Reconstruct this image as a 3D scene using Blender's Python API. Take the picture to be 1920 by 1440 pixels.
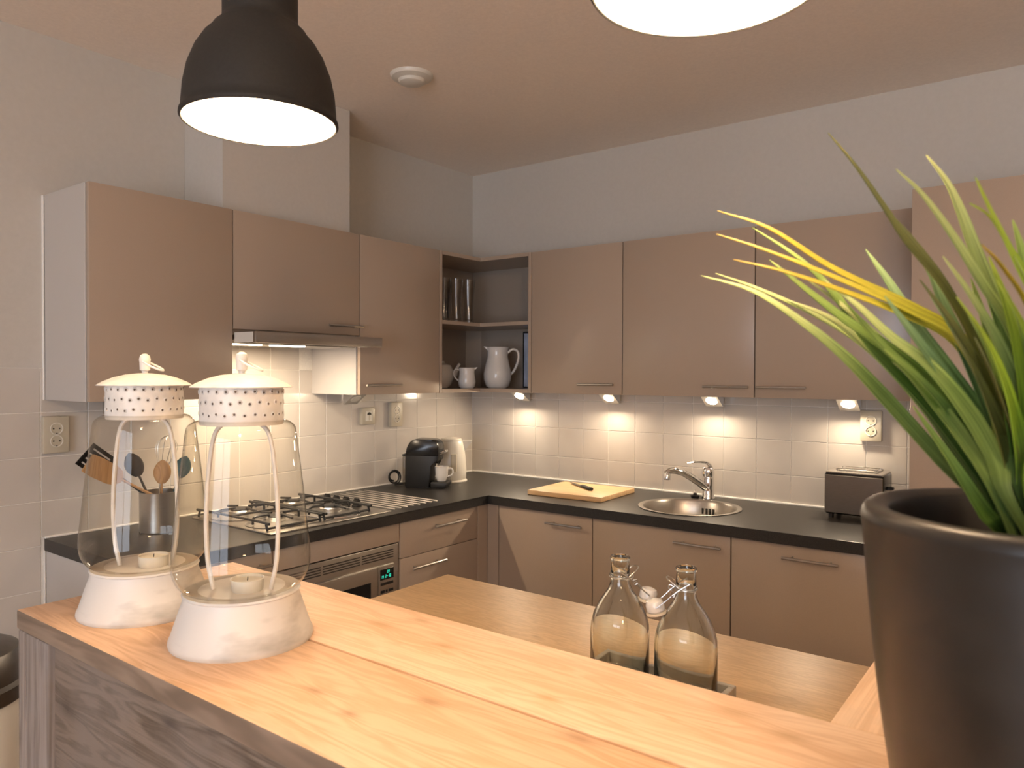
import bpy, bmesh, math, random
from mathutils import Vector, Matrix
random.seed(7)
for o in list(bpy.data.objects): bpy.data.objects.remove(o)
sc = bpy.context.scene
COL = sc.collection

# ------------------------------------------------------------------ camera
CP = Vector((-3.3082, -2.7805, 1.4715))
YAW, PITCH, ROLL, FPX = 0.6461, -0.0135, 0.0034, 1404.7
Fv = Vector((math.cos(YAW)*math.cos(PITCH), math.sin(YAW)*math.cos(PITCH), math.sin(PITCH)))
Rv = Vector((math.sin(YAW), -math.cos(YAW), 0))
Uv = Rv.cross(Fv)
R2 = Rv*math.cos(ROLL) + Uv*math.sin(ROLL)
U2 = -Rv*math.sin(ROLL) + Uv*math.cos(ROLL)
cd = bpy.data.cameras.new('camera'); cam = bpy.data.objects.new('camera', cd); COL.objects.link(cam)
m = Matrix((R2, U2, -Fv)).transposed().to_4x4(); m.translation = CP
cam.matrix_world = m
cd.sensor_width = 36; cd.lens = FPX/1920*36; cd.clip_start = 0.02
cd.dof.use_dof = True; cd.dof.focus_distance = 1.7; cd.dof.aperture_fstop = 9.0
sc.camera = cam

# ------------------------------------------------------------------ world, daylight, exposure
vs = sc.view_settings
vs.view_transform = 'Standard'; vs.look = 'None'; vs.gamma = 1; vs.use_curve_mapping = False
vs.exposure = 0.55
w = bpy.data.worlds.new('world'); sc.world = w; w.use_nodes = True
bg = w.node_tree.nodes['Background']
bg.inputs[0].default_value = (0.90, 0.93, 1.06, 1); bg.inputs[1].default_value = 6.2
# portal that guides the evening sky light through the window of the west wall
WIN = (-5.0, -2.2, 0.08, 2.35)          # y0 y1 z0 z1
pl = bpy.data.lights.new('window_portal', 'AREA'); pl.shape = 'RECTANGLE'
pl.size = WIN[3]-WIN[2]; pl.size_y = WIN[1]-WIN[0]; pl.cycles.is_portal = True
po = bpy.data.objects.new('window_portal', pl); COL.objects.link(po)
po.location = (-7.18, (WIN[0]+WIN[1])/2, (WIN[2]+WIN[3])/2); po.rotation_euler = (0, -math.pi/2, 0)

LAMP_W = 7.2; FILL_GLOBE_W = 52.0; SPOT_W = 1.7; HOOD_W = 3.0
WARM = (1.0, 0.74, 0.48)
WARM2 = (1.0, 0.79, 0.56)

# ------------------------------------------------------------------ materials
def mat(name, col, rough=0.5, metal=0.0, **kw):
    mt = bpy.data.materials.new(name); mt.use_nodes = True
    b = mt.node_tree.nodes['Principled BSDF']
    b.inputs['Base Color'].default_value = (*col, 1); b.inputs['Roughness'].default_value = rough
    b.inputs['Metallic'].default_value = metal
    for k, v in kw.items(): b.inputs[k.replace('_', ' ')].default_value = v
    return mt
def N(mt, t, **kw):
    n = mt.node_tree.nodes.new(t)
    for k, v in kw.items(): setattr(n, k, v)
    return n
def L(mt, a, b): mt.node_tree.links.new(a, b)
def math_node(mt, op, a, b=None, clamp=False):
    n = N(mt, 'ShaderNodeMath', operation=op); n.use_clamp = clamp
    for i, v in enumerate((a, b)):
        if v is None: continue
        if isinstance(v, (int, float)): n.inputs[i].default_value = v
        else: L(mt, v, n.inputs[i])
    return n.outputs[0]
def noisy(mt, scale, amt, bump=0.0, stretch=(1, 1, 1), detail=4, rough_amt=0.0):
    """mottles the base colour, the gloss and the surface with noise"""
    b = mt.node_tree.nodes['Principled BSDF']
    tc = N(mt, 'ShaderNodeTexCoord'); mp = N(mt, 'ShaderNodeMapping')
    mp.inputs['Scale'].default_value = stretch
    L(mt, tc.outputs['Object'], mp.inputs[0])
    nz = N(mt, 'ShaderNodeTexNoise'); nz.inputs['Scale'].default_value = scale; nz.inputs['Detail'].default_value = detail
    L(mt, mp.outputs[0], nz.inputs['Vector'])
    c = b.inputs['Base Color'].default_value
    rp = N(mt, 'ShaderNodeValToRGB')
    rp.color_ramp.elements[0].position = 0.3; rp.color_ramp.elements[1].position = 0.7
    rp.color_ramp.elements[0].color = (c[0]*(1-amt), c[1]*(1-amt), c[2]*(1-amt), 1)
    rp.color_ramp.elements[1].color = (min(1, c[0]*(1+amt)), min(1, c[1]*(1+amt)), min(1, c[2]*(1+amt)), 1)
    L(mt, nz.outputs[0], rp.inputs[0]); L(mt, rp.outputs[0], b.inputs['Base Color'])
    if bump:
        bp = N(mt, 'ShaderNodeBump'); bp.inputs['Strength'].default_value = bump; bp.inputs['Distance'].default_value = 0.002
        L(mt, nz.outputs[0], bp.inputs['Height']); L(mt, bp.outputs[0], b.inputs['Normal'])
    if rough_amt:
        r0 = b.inputs['Roughness'].default_value
        mr = N(mt, 'ShaderNodeMapRange'); mr.inputs[3].default_value = r0-rough_amt; mr.inputs[4].default_value = r0+rough_amt
        L(mt, nz.outputs[0], mr.inputs[0]); L(mt, mr.outputs[0], b.inputs['Roughness'])
    return mt
def wood(name, dark, light, axis='y', knots=(), grain=26, rough=0.55, bump=0.15, wear=None, wear_amt=0.0, seed=0.0, kcol=(0.20, 0.09, 0.035), contrast=1.0, ulen=1.2):
    """boards with long grain along `axis` (object space); knots = (u along, v across, size)"""
    mt = bpy.data.materials.new(name); mt.use_nodes = True
    b = mt.node_tree.nodes['Principled BSDF']; b.inputs['Roughness'].default_value = rough
    tc = N(mt, 'ShaderNodeTexCoord'); sp = N(mt, 'ShaderNodeSeparateXYZ'); L(mt, tc.outputs['Object'], sp.inputs[0])
    idx = {'x': (0, 1, 2), 'y': (1, 0, 2), 'z': (2, 1, 0)}[axis]
    u, v, t = (sp.outputs[i] for i in idx)
    if axis == 'z' or name.startswith('plank'): v = math_node(mt, 'ADD', v, t)
    vd = v; kmask = None
    for ku, kv, ks in knots:
        du = math_node(mt, 'MULTIPLY', math_node(mt, 'SUBTRACT', u, ku), 0.42/ks)
        dv = math_node(mt, 'MULTIPLY', math_node(mt, 'SUBTRACT', v, kv), 1.0/ks)
        d2 = math_node(mt, 'ADD', math_node(mt, 'MULTIPLY', du, du), math_node(mt, 'MULTIPLY', dv, dv))
        g = math_node(mt, 'POWER', 2.718, math_node(mt, 'MULTIPLY', d2, -0.35))
        vd = math_node(mt, 'ADD', vd, math_node(mt, 'MULTIPLY', g, math_node(mt, 'MULTIPLY', dv, ks*1.1)))
        g2 = math_node(mt, 'POWER', 2.718, math_node(mt, 'MULTIPLY', d2, -1.5))
        kmask = g2 if kmask is None else math_node(mt, 'ADD', kmask, g2)
    cb = N(mt, 'ShaderNodeCombineXYZ')
    L(mt, math_node(mt, 'ADD', math_node(mt, 'MULTIPLY', u, ulen), seed), cb.inputs[0]); L(mt, math_node(mt, 'MULTIPLY', vd, grain), cb.inputs[1])
    L(mt, math_node(mt, 'MULTIPLY', t, 9.0), cb.inputs[2])
    n1 = N(mt, 'ShaderNodeTexNoise'); n1.inputs['Scale'].default_value = 1.6; n1.inputs['Detail'].default_value = 3; n1.inputs['Distortion'].default_value = 0.7
    L(mt, cb.outputs[0], n1.inputs['Vector'])
    wv = math_node(mt, 'SINE', math_node(mt, 'MULTIPLY', n1.outputs[0], 34.0))
    cb2 = N(mt, 'ShaderNodeCombineXYZ'); L(mt, math_node(mt, 'MULTIPLY', u, ulen*5.0), cb2.inputs[0]); L(mt, math_node(mt, 'MULTIPLY', vd, 330.0), cb2.inputs[1])
    n2 = N(mt, 'ShaderNodeTexNoise'); n2.inputs['Scale'].default_value = 1.0; n2.inputs['Detail'].default_value = 2
    L(mt, cb2.outputs[0], n2.inputs['Vector'])
    cb3 = N(mt, 'ShaderNodeCombineXYZ'); L(mt, math_node(mt, 'ADD', math_node(mt, 'MULTIPLY', u, 1.5), seed), cb3.inputs[0]); L(mt, math_node(mt, 'MULTIPLY', vd, 7.0), cb3.inputs[1])
    n3 = N(mt, 'ShaderNodeTexNoise'); n3.inputs['Scale'].default_value = 1.0; n3.inputs['Detail'].default_value = 3
    L(mt, cb3.outputs[0], n3.inputs['Vector'])
    f = math_node(mt, 'ADD', math_node(mt, 'MULTIPLY', wv, 0.17*contrast), math_node(mt, 'MULTIPLY', n2.outputs[0], 0.45*contrast))
    f = math_node(mt, 'ADD', f, math_node(mt, 'MULTIPLY', n3.outputs[0], 0.75))
    f = math_node(mt, 'SUBTRACT', f, 0.1, clamp=True)
    rp = N(mt, 'ShaderNodeValToRGB'); e = rp.color_ramp.elements
    e[0].position = 0.15; e[0].color = (*dark, 1); e[1].position = 0.75; e[1].color = (*light, 1)
    L(mt, f, rp.inputs[0]); colr = rp.outputs[0]
    if kmask is not None:
        mx = N(mt, 'ShaderNodeMix', data_type='RGBA'); L(mt, math_node(mt, 'MULTIPLY', kmask, 0.62, clamp=True), mx.inputs[0])
        L(mt, colr, mx.inputs[6]); mx.inputs[7].default_value = (*kcol, 1); colr = mx.outputs[2]
    if wear is not None:
        nw = N(mt, 'ShaderNodeTexNoise'); nw.inputs['Scale'].default_value = 5.0; nw.inputs['Detail'].default_value = 6; nw.inputs['Roughness'].default_value = 0.65
        L(mt, tc.outputs['Object'], nw.inputs['Vector'])
        r2 = N(mt, 'ShaderNodeValToRGB'); r2.color_ramp.elements[0].position = 0.45; r2.color_ramp.elements[1].position = 0.68
        L(mt, nw.outputs[0], r2.inputs[0])
        mx = N(mt, 'ShaderNodeMix', data_type='RGBA'); L(mt, math_node(mt, 'MULTIPLY', r2.outputs[0], wear_amt), mx.inputs[0])
        L(mt, colr, mx.inputs[6]); mx.inputs[7].default_value = (*wear, 1); colr = mx.outputs[2]
    L(mt, colr, b.inputs['Base Color'])
    bp = N(mt, 'ShaderNodeBump'); bp.inputs['Strength'].default_value = bump; bp.inputs['Distance'].default_value = 0.0015
    L(mt, f, bp.inputs['Height']); L(mt, bp.outputs[0], b.inputs['Normal'])
    return mt
def emit(name, col, s):
    mt = bpy.data.materials.new(name); mt.use_nodes = True; nt = mt.node_tree
    b = nt.nodes['Principled BSDF']; b.inputs['Base Color'].default_value = (*col, 1)
    b.inputs['Emission Color'].default_value = (*col, 1); b.inputs['Emission Strength'].default_value = s
    return mt
def thin_glass(name, tint, edge, ior=1.45, rough=0.0, edge_pow=3.0):
    """thin clear glass wall: passes light through, reflects by Fresnel, tinted more where it is seen edge-on"""
    mt = bpy.data.materials.new(name); mt.use_nodes = True; nt = mt.node_tree
    nt.nodes.remove(nt.nodes['Principled BSDF']); out = nt.nodes['Material Output']
    tr = N(mt, 'ShaderNodeBsdfTransparent'); gl = N(mt, 'ShaderNodeBsdfGlossy'); gl.inputs['Roughness'].default_value = rough
    lw = N(mt, 'ShaderNodeLayerWeight'); lw.inputs[0].default_value = 0.5
    mx = N(mt, 'ShaderNodeMix', data_type='RGBA'); L(mt, math_node(mt, 'POWER', lw.outputs['Facing'], edge_pow), mx.inputs[0])
    mx.inputs[6].default_value = (*tint, 1); mx.inputs[7].default_value = (*edge, 1); L(mt, mx.outputs[2], tr.inputs[0])
    f0 = ((ior-1)/(ior+1))**2                     # Schlick's approximation, the same from both sides of the thin wall
    fs = math_node(mt, 'ADD', math_node(mt, 'MULTIPLY', math_node(mt, 'POWER', lw.outputs['Facing'], 5.0), 1-f0), f0)
    ms = N(mt, 'ShaderNodeMixShader'); L(mt, fs, ms.inputs[0]); L(mt, tr.outputs[0], ms.inputs[1]); L(mt, gl.outputs[0], ms.inputs[2])
    L(mt, ms.outputs[0], out.inputs[0])
    return mt

M = {}
M['wall'] = noisy(mat('wall_paint', (0.56, 0.53, 0.485), 0.85), 60, 0.02, 0.12)
M['ceiling'] = noisy(mat('ceiling_paint', (0.92, 0.82, 0.72), 0.9), 90, 0.03, 0.25)
M['floor'] = wood('floor_wood', (0.34, 0.23, 0.14), (0.52, 0.37, 0.24), 'x', rough=0.45)
M['grout'] = noisy(mat('grout', (0.78, 0.75, 0.70), 0.8), 150, 0.05)
M['tile'] = noisy(mat('tile_glaze', (0.58, 0.54, 0.495), 0.13), 9, 0.03, 0.10, detail=1)
M['caulk'] = mat('sealant', (0.85, 0.83, 0.79), 0.45)
M['cab'] = noisy(mat('taupe_laminate', (0.415, 0.325, 0.252), 0.27), 500, 0.03)
M['cab_in'] = mat('taupe_carcass', (0.34, 0.285, 0.235), 0.5)
M['carcass'] = mat('pale_carcass', (0.52, 0.49, 0.46), 0.45)
M['steel'] = noisy(mat('brushed_steel', (0.52, 0.50, 0.47), 0.28, 1.0), 30, 0.06, 0.04, (1, 1, 25))
M['steel_h'] = noisy(mat('brushed_steel_sheet', (0.47, 0.44, 0.40), 0.30, 1.0), 40, 0.05, 0.0, (1, 1, 20))
M['steel_dark'] = noisy(mat('dark_brushed_steel', (0.26, 0.235, 0.21), 0.30, 1.0), 40, 0.06, 0.0, (1, 1, 20))
M['chrome'] = mat('chrome', (0.80, 0.80, 0.80), 0.07, 1.0)
M['top'] = noisy(mat('anthracite_worktop', (0.030, 0.028, 0.026), 0.36, Specular_IOR_Level=0.38), 260, 0.30, 0.05)
M['black'] = noisy(mat('black_plastic', (0.006, 0.0055, 0.0055), 0.50), 90, 0.1)
M['gblack'] = noisy(mat('black_gloss_plastic', (0.006, 0.0055, 0.0055), 0.22), 90, 0.1)
M['iron'] = noisy(mat('black_enamel', (0.012, 0.012, 0.012), 0.38), 60, 0.2)
M['screen'] = mat('dark_display_glass', (0.008, 0.009, 0.010), 0.08)
M['led'] = emit('green_led', (0.03, 0.62, 0.45), 0.55)
M['white_ceramic'] = mat('white_ceramic', (0.74, 0.71, 0.67), 0.13)
M['white_plastic'] = mat('white_plastic', (0.70, 0.67, 0.60), 0.3)
M['cream_plastic'] = mat('cream_plastic', (0.52, 0.47, 0.37), 0.35)
M['dark_hole'] = mat('dark_hole', (0.03, 0.026, 0.02), 0.7)
M['shade'] = noisy(mat('charcoal_rubber', (0.026, 0.023, 0.020), 0.62, Specular_IOR_Level=0.25), 200, 0.1)
M['shade_in'] = mat('white_shade_lining', (0.9, 0.88, 0.84), 0.6)
M['bulb'] = emit('lit_bulb', WARM, LAMP_W/(math.pi*4*math.pi*.045**2))
M['lens'] = emit('lit_lens', (1.0, 0.84, 0.62), 28.0)
M['strip'] = emit('lit_hood_strip', (1.0, 0.84, 0.60), 9.0)
M['alu'] = mat('satin_aluminium', (0.66, 0.64, 0.61), 0.35, 1.0)
M['wax'] = mat('white_wax', (0.80, 0.76, 0.66), 0.5)
M['glass'] = thin_glass('lantern_glass', (0.965, 0.95, 0.915), (0.62, 0.58, 0.48), edge_pow=4.0)
M['bglass'] = mat('bottle_glass', (0.965, 0.985, 0.955), 0.0, 0.0, Transmission_Weight=1.0, IOR=1.5)
M['tglass'] = thin_glass('tumbler_glass', (0.985, 0.985, 0.985), (0.85, 0.86, 0.87), 1.5, edge_pow=3.0)
M['wglass'] = thin_glass('window_glass', (0.96, 0.98, 0.98), (0.7, 0.75, 0.75))
M['desk'] = wood('oak_worktop', (0.50, 0.31, 0.14), (0.72, 0.49, 0.25), 'y', grain=30, rough=0.42, bump=0.04, contrast=0.7, ulen=4.5,
                 knots=((-0.02, 0.0, .008), (0.12, 0.1, .006), (-0.3, 0.05, .008), (0.36, 0.02, .006), (-0.12, 0.17, .006)), kcol=(0.36, 0.21, 0.09))
M['bamboo'] = wood('bamboo_board', (0.62, 0.38, 0.18), (0.80, 0.55, 0.30), 'y', grain=40, rough=0.5, bump=0.03)
M['spoon'] = wood('spoon_wood', (0.38, 0.20, 0.08), (0.55, 0.32, 0.14), 'z', grain=40, rough=0.6)
M['pot'] = noisy(mat('charcoal_glazed_pot', (0.017, 0.0145, 0.012), 0.40, Specular_IOR_Level=0.42), 22, 0.28, 0.12, rough_amt=0.06)
M['soil'] = noisy(mat('potting_soil', (0.02, 0.015, 0.012), 0.95), 120, 0.5, 0.8)
M['binlid'] = noisy(mat('dark_steel_lid', (0.20, 0.19, 0.18), 0.33, 1.0), 40, 0.08)
M['binbody'] = mat('white_enamel_bin', (0.74, 0.72, 0.68), 0.3)
M['teal'] = mat('teal_silicone', (0.03, 0.10, 0.12), 0.4)
M['blade'] = mat('knife_steel', (0.22, 0.215, 0.21), 0.3, 1.0)
M['paper'] = noisy(mat('pale_blue_print', (0.42, 0.46, 0.56), 0.5), 14, 0.2)
M['rubber'] = mat('pale_rubber_washer', (0.72, 0.62, 0.48), 0.6)
# distressed white metal of the lanterns
def distressed(name):
    mt = mat(name, (0.78, 0.75, 0.70), 0.42); b = mt.node_tree.nodes['Principled BSDF']
    tc = N(mt, 'ShaderNodeTexCoord'); mp = N(mt, 'ShaderNodeMapping'); mp.inputs['Scale'].default_value = (9, 9, 24); L(mt, tc.outputs['Object'], mp.inputs[0])
    nz = N(mt, 'ShaderNodeTexNoise'); nz.inputs['Scale'].default_value = 1.0; nz.inputs['Detail'].default_value = 4; L(mt, mp.outputs[0], nz.inputs['Vector'])
    rp = N(mt, 'ShaderNodeValToRGB'); e = rp.color_ramp.elements
    e[0].position = 0.50; e[0].color = (0.66, 0.635, 0.60, 1); e[1].position = 0.80; e[1].color = (0.22, 0.21, 0.19, 1)
    L(mt, nz.outputs[0], rp.inputs[0]); L(mt, rp.outputs[0], b.inputs['Base Color'])
    return mt
M['lantern'] = distressed('distressed_white_metal')
M['lantern_clean'] = noisy(mat('white_enamelled_metal', (0.70, 0.665, 0.615), 0.40), 45, 0.10)

# ------------------------------------------------------------------ mesh helpers
def box(bm, x0, x1, y0, y1, z0, z1, bev=0.0, seg=1):
    vs_ = [bm.verts.new(p) for p in ((x0,y0,z0),(x1,y0,z0),(x1,y1,z0),(x0,y1,z0),(x0,y0,z1),(x1,y0,z1),(x1,y1,z1),(x0,y1,z1))]
    fs = [bm.faces.new([vs_[i] for i in q]) for q in ((3,2,1,0),(4,5,6,7),(0,1,5,4),(1,2,6,5),(2,3,7,6),(3,0,4,7))]
    if bev:
        es = list({e for f in fs for e in f.edges})
        bmesh.ops.bevel(bm, geom=es, offset=bev, segments=seg, affect='EDGES', profile=0.5)
    return bm
def B(*a, **k): return box(bmesh.new(), *a, **k)
def lathe(bm, prof, seg=40, c=(0, 0, 0), axis='z', close=False, a0=0.0, a1=2*math.pi, flip=False):
    rings = []; full = abs(a1-a0-2*math.pi) < 1e-6
    n = seg if full else seg+1
    for r, z in prof:
        if r < 1e-6:
            q = (0, 0, z)
            rings.append([bm.verts.new(ax(q, axis, c))]); continue
        rings.append([bm.verts.new(ax((r*math.cos(a0+(a1-a0)*i/seg), r*math.sin(a0+(a1-a0)*i/seg), z), axis, c)) for i in range(n)])
    pairs = list(zip(rings, rings[1:])) + ([(rings[-1], rings[0])] if close else [])
    for a, b in pairs:
        for i in range(seg):
            j = (i+1) % n if full else i+1
            if len(a) == 1 and len(b) == 1: continue
            if len(a) == 1: f = [a[0], b[i], b[j]]
            elif len(b) == 1: f = [a[i], a[j], b[0]]
            else: f = [a[i], a[j], b[j], b[i]]
            if flip: f = f[::-1]
            try: bm.faces.new(f)
            except ValueError: pass
    return bm
def ax(q, axis, c):
    x, y, z = q
    p = {'z': (x, y, z), 'x': (z, x, y), 'y': (x, z, -y)}[axis]
    return (p[0]+c[0], p[1]+c[1], p[2]+c[2])
def cyl(bm, c, r, h, axis='z', seg=24, bev=0.0):
    pr = [(0, 0), (r, 0), (r, h), (0, h)] if not bev else [(0, 0), (r-bev, 0), (r, bev), (r, h-bev), (r-bev, h), (0, h)]
    return lathe(bm, pr, seg, c, axis)
def tube(bm, pts, r, seg=8, cap=True, closed=False):
    pts = [Vector(p) for p in pts]; n = len(pts)
    rr = r if isinstance(r, (list, tuple)) else [r]*n
    rings = []; prev = None
    for i, p in enumerate(pts):
        a = pts[i-1] if (i > 0 or closed) else p; b = pts[(i+1) % n] if (i < n-1 or closed) else p
        t = (b-a).normalized()
        if prev is None:
            s = t.orthogonal().normalized()
        else:
            s = (prev - t*prev.dot(t)).normalized()
        prev = s; q = t.cross(s)
        rings.append([bm.verts.new(p + s*math.cos(2*math.pi*k/seg)*rr[i] + q*math.sin(2*math.pi*k/seg)*rr[i]) for k in range(seg)])
    for i in range(n if closed else n-1):
        a, b = rings[i], rings[(i+1) % n]
        for k in range(seg): bm.faces.new((a[k], a[(k+1) % seg], b[(k+1) % seg], b[k]))
    if cap and not closed:
        bm.faces.new(rings[0][::-1]); bm.faces.new(rings[-1])
    return bm
def smooth_pts(pts, k=6):
    """Catmull-Rom through the points"""
    P = [Vector(p) for p in pts]; P = [P[0]*2-P[1]] + P + [P[-1]*2-P[-2]]; out = []
    for i in range(1, len(P)-2):
        for j in range(k):
            t = j/k; a, b, c, d = P[i-1], P[i], P[i+1], P[i+2]
            out.append(0.5*((2*b) + (c-a)*t + (2*a-5*b+4*c-d)*t*t + (3*b-a-3*c+d)*t**3))
    out.append(P[-2]); return out
def prism(bm, poly, d0, d1, axis='y'):
    """extrude a 2-D polygon along an axis"""
    def P(u, v, d): return {'y': (u, d, v), 'x': (d, u, v), 'z': (u, v, d)}[axis]
    a = [bm.verts.new(P(u, v, d0)) for u, v in poly]; b = [bm.verts.new(P(u, v, d1)) for u, v in poly]
    n = len(poly)
    bm.faces.new(a); bm.faces.new(b[::-1])
    for i in range(n): bm.faces.new((a[i], b[i], b[(i+1) % n], a[(i+1) % n]))
    return bm
def mesh_of(bm, name, mt, smooth=True, ang=35):
    bmesh.ops.recalc_face_normals(bm, faces=bm.faces)
    me = bpy.data.meshes.new(name); bm.to_mesh(me); bm.free()
    if smooth:
        me.polygons.foreach_set('use_smooth', [True]*len(me.polygons)); me.set_sharp_from_angle(angle=math.radians(ang))
    if mt is not None: me.materials.append(M[mt] if isinstance(mt, str) else mt)
    return me
def thing(name, label, cat, loc=(0, 0, 0), group=None, rz=0.0):
    o = bpy.data.objects.new(name, None); COL.objects.link(o); o.location = loc; o.rotation_euler = (0, 0, rz)
    o.empty_display_size = 0.05
    o['label'] = label; o['category'] = cat
    if group: o['group'] = group
    return o
def part(name, bm, mt, parent, world=True, label=None, smooth=True, ang=35):
    """mesh under `parent`; with world=True the shape was drawn in room coordinates"""
    o = bpy.data.objects.new(name, mesh_of(bm, name, mt, smooth, ang)); COL.objects.link(o); o.parent = parent
    if world:
        root = parent
        off = Vector((0, 0, 0))
        while root is not None: off += root.location; root = root.parent
        for v in o.data.vertices: v.co -= off
    if label: o['label'] = label
    return o
def single(name, bm, mt, label, cat, loc=(0, 0, 0), group=None, ang=35, rz=0):
    o = bpy.data.objects.new(name, mesh_of(bm, name, mt, True, ang)); COL.objects.link(o); o.location = loc; o.rotation_euler = (0, 0, rz)
    o['label'] = label; o['category'] = cat
    if group: o['group'] = group
    return o
def struct(name, bm, mt, ang=35):
    o = bpy.data.objects.new(name, mesh_of(bm, name, mt, True, ang)); COL.objects.link(o); o['kind'] = 'structure'
    return o
def copy_tree(o, parent=None):
    c = o.copy(); COL.objects.link(c); c.parent = parent
    for ch in list(o.children): copy_tree(ch, c)
    return c
def light(name, kind, loc, power, col, parent=None, **kw):
    l = bpy.data.lights.new(name, kind); l.energy = power; l.color = col
    for k, v in kw.items(): setattr(l, k, v)
    o = bpy.data.objects.new(name, l); COL.objects.link(o); o.location = loc
    if parent is not None: o.parent = parent
    return o

# ------------------------------------------------------------------ room shell
ZC = 2.606
XW, YS = -7.20, -5.40                    # west wall, south wall
T = 0.008                                # tile thickness; tile faces lie on x = 0 / y = 0
struct('floor', B(XW-.1, T+.1, YS-.1, T+.1, -0.10, 0.0), 'floor')
struct('ceiling', B(XW-.1, T+.1, YS-.1, T+.1, ZC, ZC+.10), 'ceiling')
wallN = struct('wall_north', B(XW-.1, T+.1, T-.002, T+.1, 0, ZC), 'wall')
wallE = struct('wall_east', B(T-.002, T+.1, YS-.1, T-.002, 0, ZC), 'wall')
struct('wall_south', B(XW-.1, T-.002, YS-.1, YS, 0, ZC), 'wall')
wbm = bmesh.new()
y0, y1, z0, z1 = WIN
box(wbm, XW-.1, XW, YS, y0, 0, ZC); box(wbm, XW-.1, XW, y1, T-.002, 0, ZC)
box(wbm, XW-.1, XW, y0, y1, 0, z0); box(wbm, XW-.1, XW, y0, y1, z1, ZC)
struct('wall_west', wbm, 'wall')
fb = bmesh.new()
for a, b in ((y0, y0+.06), (y1-.06, y1), ((y0+y1)/2-.04, (y0+y1)/2+.04)): box(fb, XW-.08, XW-.02, a, b, z0, z1)
box(fb, XW-.08, XW-.02, y0, y1, z0, z0+.06); box(fb, XW-.08, XW-.02, y0, y1, z1-.06, z1)
win = struct('window_1', fb, 'white_plastic')
for a, b in ((y0+.06, (y0+y1)/2-.04), ((y0+y1)/2+.04, y1-.06)):
    part('pane', B(XW-.052, XW-.048, a-.005, b+.005, z0+.055, z1-.055), 'wglass', win)

# wall tiles, each one a piece of its wall; 150 mm module, joints 2.5 mm
ZJ, TS, G = 1.1859, 0.15, 0.0028
xj0, yj0 = 0.0028, 0.1468
tile_mesh = {}
def tile(wall, axis, a0, a1, za, zb):
    w_, h_ = round(a1-a0, 4), round(zb-za, 4); key = (axis, w_, h_)
    if key not in tile_mesh:
        bm = B(0, w_, 0, T, 0, h_, bev=0.0012) if axis == 'N' else B(0, T, 0, w_, 0, h_, bev=0.0012)
        tile_mesh[key] = mesh_of(bm, 'tile', 'tile', True, 20)
    o = bpy.data.objects.new('tile', tile_mesh[key]); COL.objects.link(o); o.parent = wall
    j = lambda s: random.uniform(-s, s)
    o.location = (a0, j(.0003), za) if axis == 'N' else (j(.0003), a0, za)
    o.rotation_euler = (j(.0007), 0, j(.0007)) if axis == 'N' else (0, j(.0007), j(.0007))
def spans(edges, lo, hi):
    out = []
    for a, b in zip(edges, edges[1:]):
        a2, b2 = max(a, lo), min(b, hi)
        if b2-a2 > 0.012: out.append((a2+G/2, b2-G/2))
    return out
zed = [ZJ + TS*k for k in range(-8, 4)]
xe = sorted([-(xj0 + TS*k) for k in range(0, 21)])
xe.append(0.0)
for a, b in spans(xe, -2.7028, 0.0):
    zl, zh = (0.914, 1.4859)
    if b < -2.24: zl = 0.0
    if -1.75 < a and b < -1.13: zh = 1.6359
    for za, zb in spans([0.0]+[z for z in zed if z > 0.01], zl, zh): tile(wallN, 'N', a, b, za, zb)
ye = sorted([-(yj0 + TS*k) for k in range(0, 16)]) + [0.0]
for a, b in spans(ye, -2.345, 0.0):
    for za, zb in spans(zed, 0.914, 1.4859): tile(wallE, 'E', a, b, za, zb)
gb = bmesh.new()
box(gb, -2.704, 0.004, 0.0022, T-.002, 0, 1.4859); box(gb, -1.753, -1.128, 0.0022, T-.002, 1.4859, 1.637)
g1 = part('grout_bed', gb, 'grout', wallN)
g2 = part('grout_bed', B(0.0022, T-.002, -2.345, 0.002, .90, 1.4859), 'grout', wallE)
# sealant joints
struct('trim_1', prism(bmesh.new(), [(0.0015, 0.908), (-0.009, 0.908), (-0.007, 0.913), (0.0015, 0.921)], -2.24, 0.0, 'x') if False else B(-2.243, 0.0, -0.007, 0.001, 0.909, 0.917, bev=.002), 'caulk')
struct('trim_2', B(-0.009, 0.001, -2.346, -0.007, 0.909, 0.918, bev=.002), 'caulk')
struct('trim_3', B(-2.2455, -2.2405, -0.004, 0.001, 0.0, 0.87, bev=.001), 'caulk')
struct('trim_4', B(-2.2455, -2.2405, -0.004, T-.002, 1.378, 2.066, bev=.001), 'caulk')

# boxed-in extractor duct above the hood cabinet
duct = single('duct_boxing', B(-.302, .302, -.131, .131, 0, ZC-2.071), 'wall', 'white painted duct boxing rising from hood cabinet to ceiling', 'duct', (-1.437, -.127, 2.070))

# ceiling air valve
v = thing('ceiling_vent', 'round white air valve set into the ceiling', 'vent', (-1.253, -.748, ZC))
part('ring', lathe(bmesh.new(), [(.040, -.012), (.052, -.020), (.076, -.012), (.082, -.002), (.082, .0), (.040, 0)], 40, close=True), 'white_plastic', v, False)
part('disc', lathe(bmesh.new(), [(0, -.036), (.030, -.036), (.047, -.030), (.052, -.020), (.046, -.012), (0, -.010)], 40), 'white_plastic', v, False)
part('stem', cyl(bmesh.new(), (0, 0, -.012), .012, .012), 'white_plastic', v, False)

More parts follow.
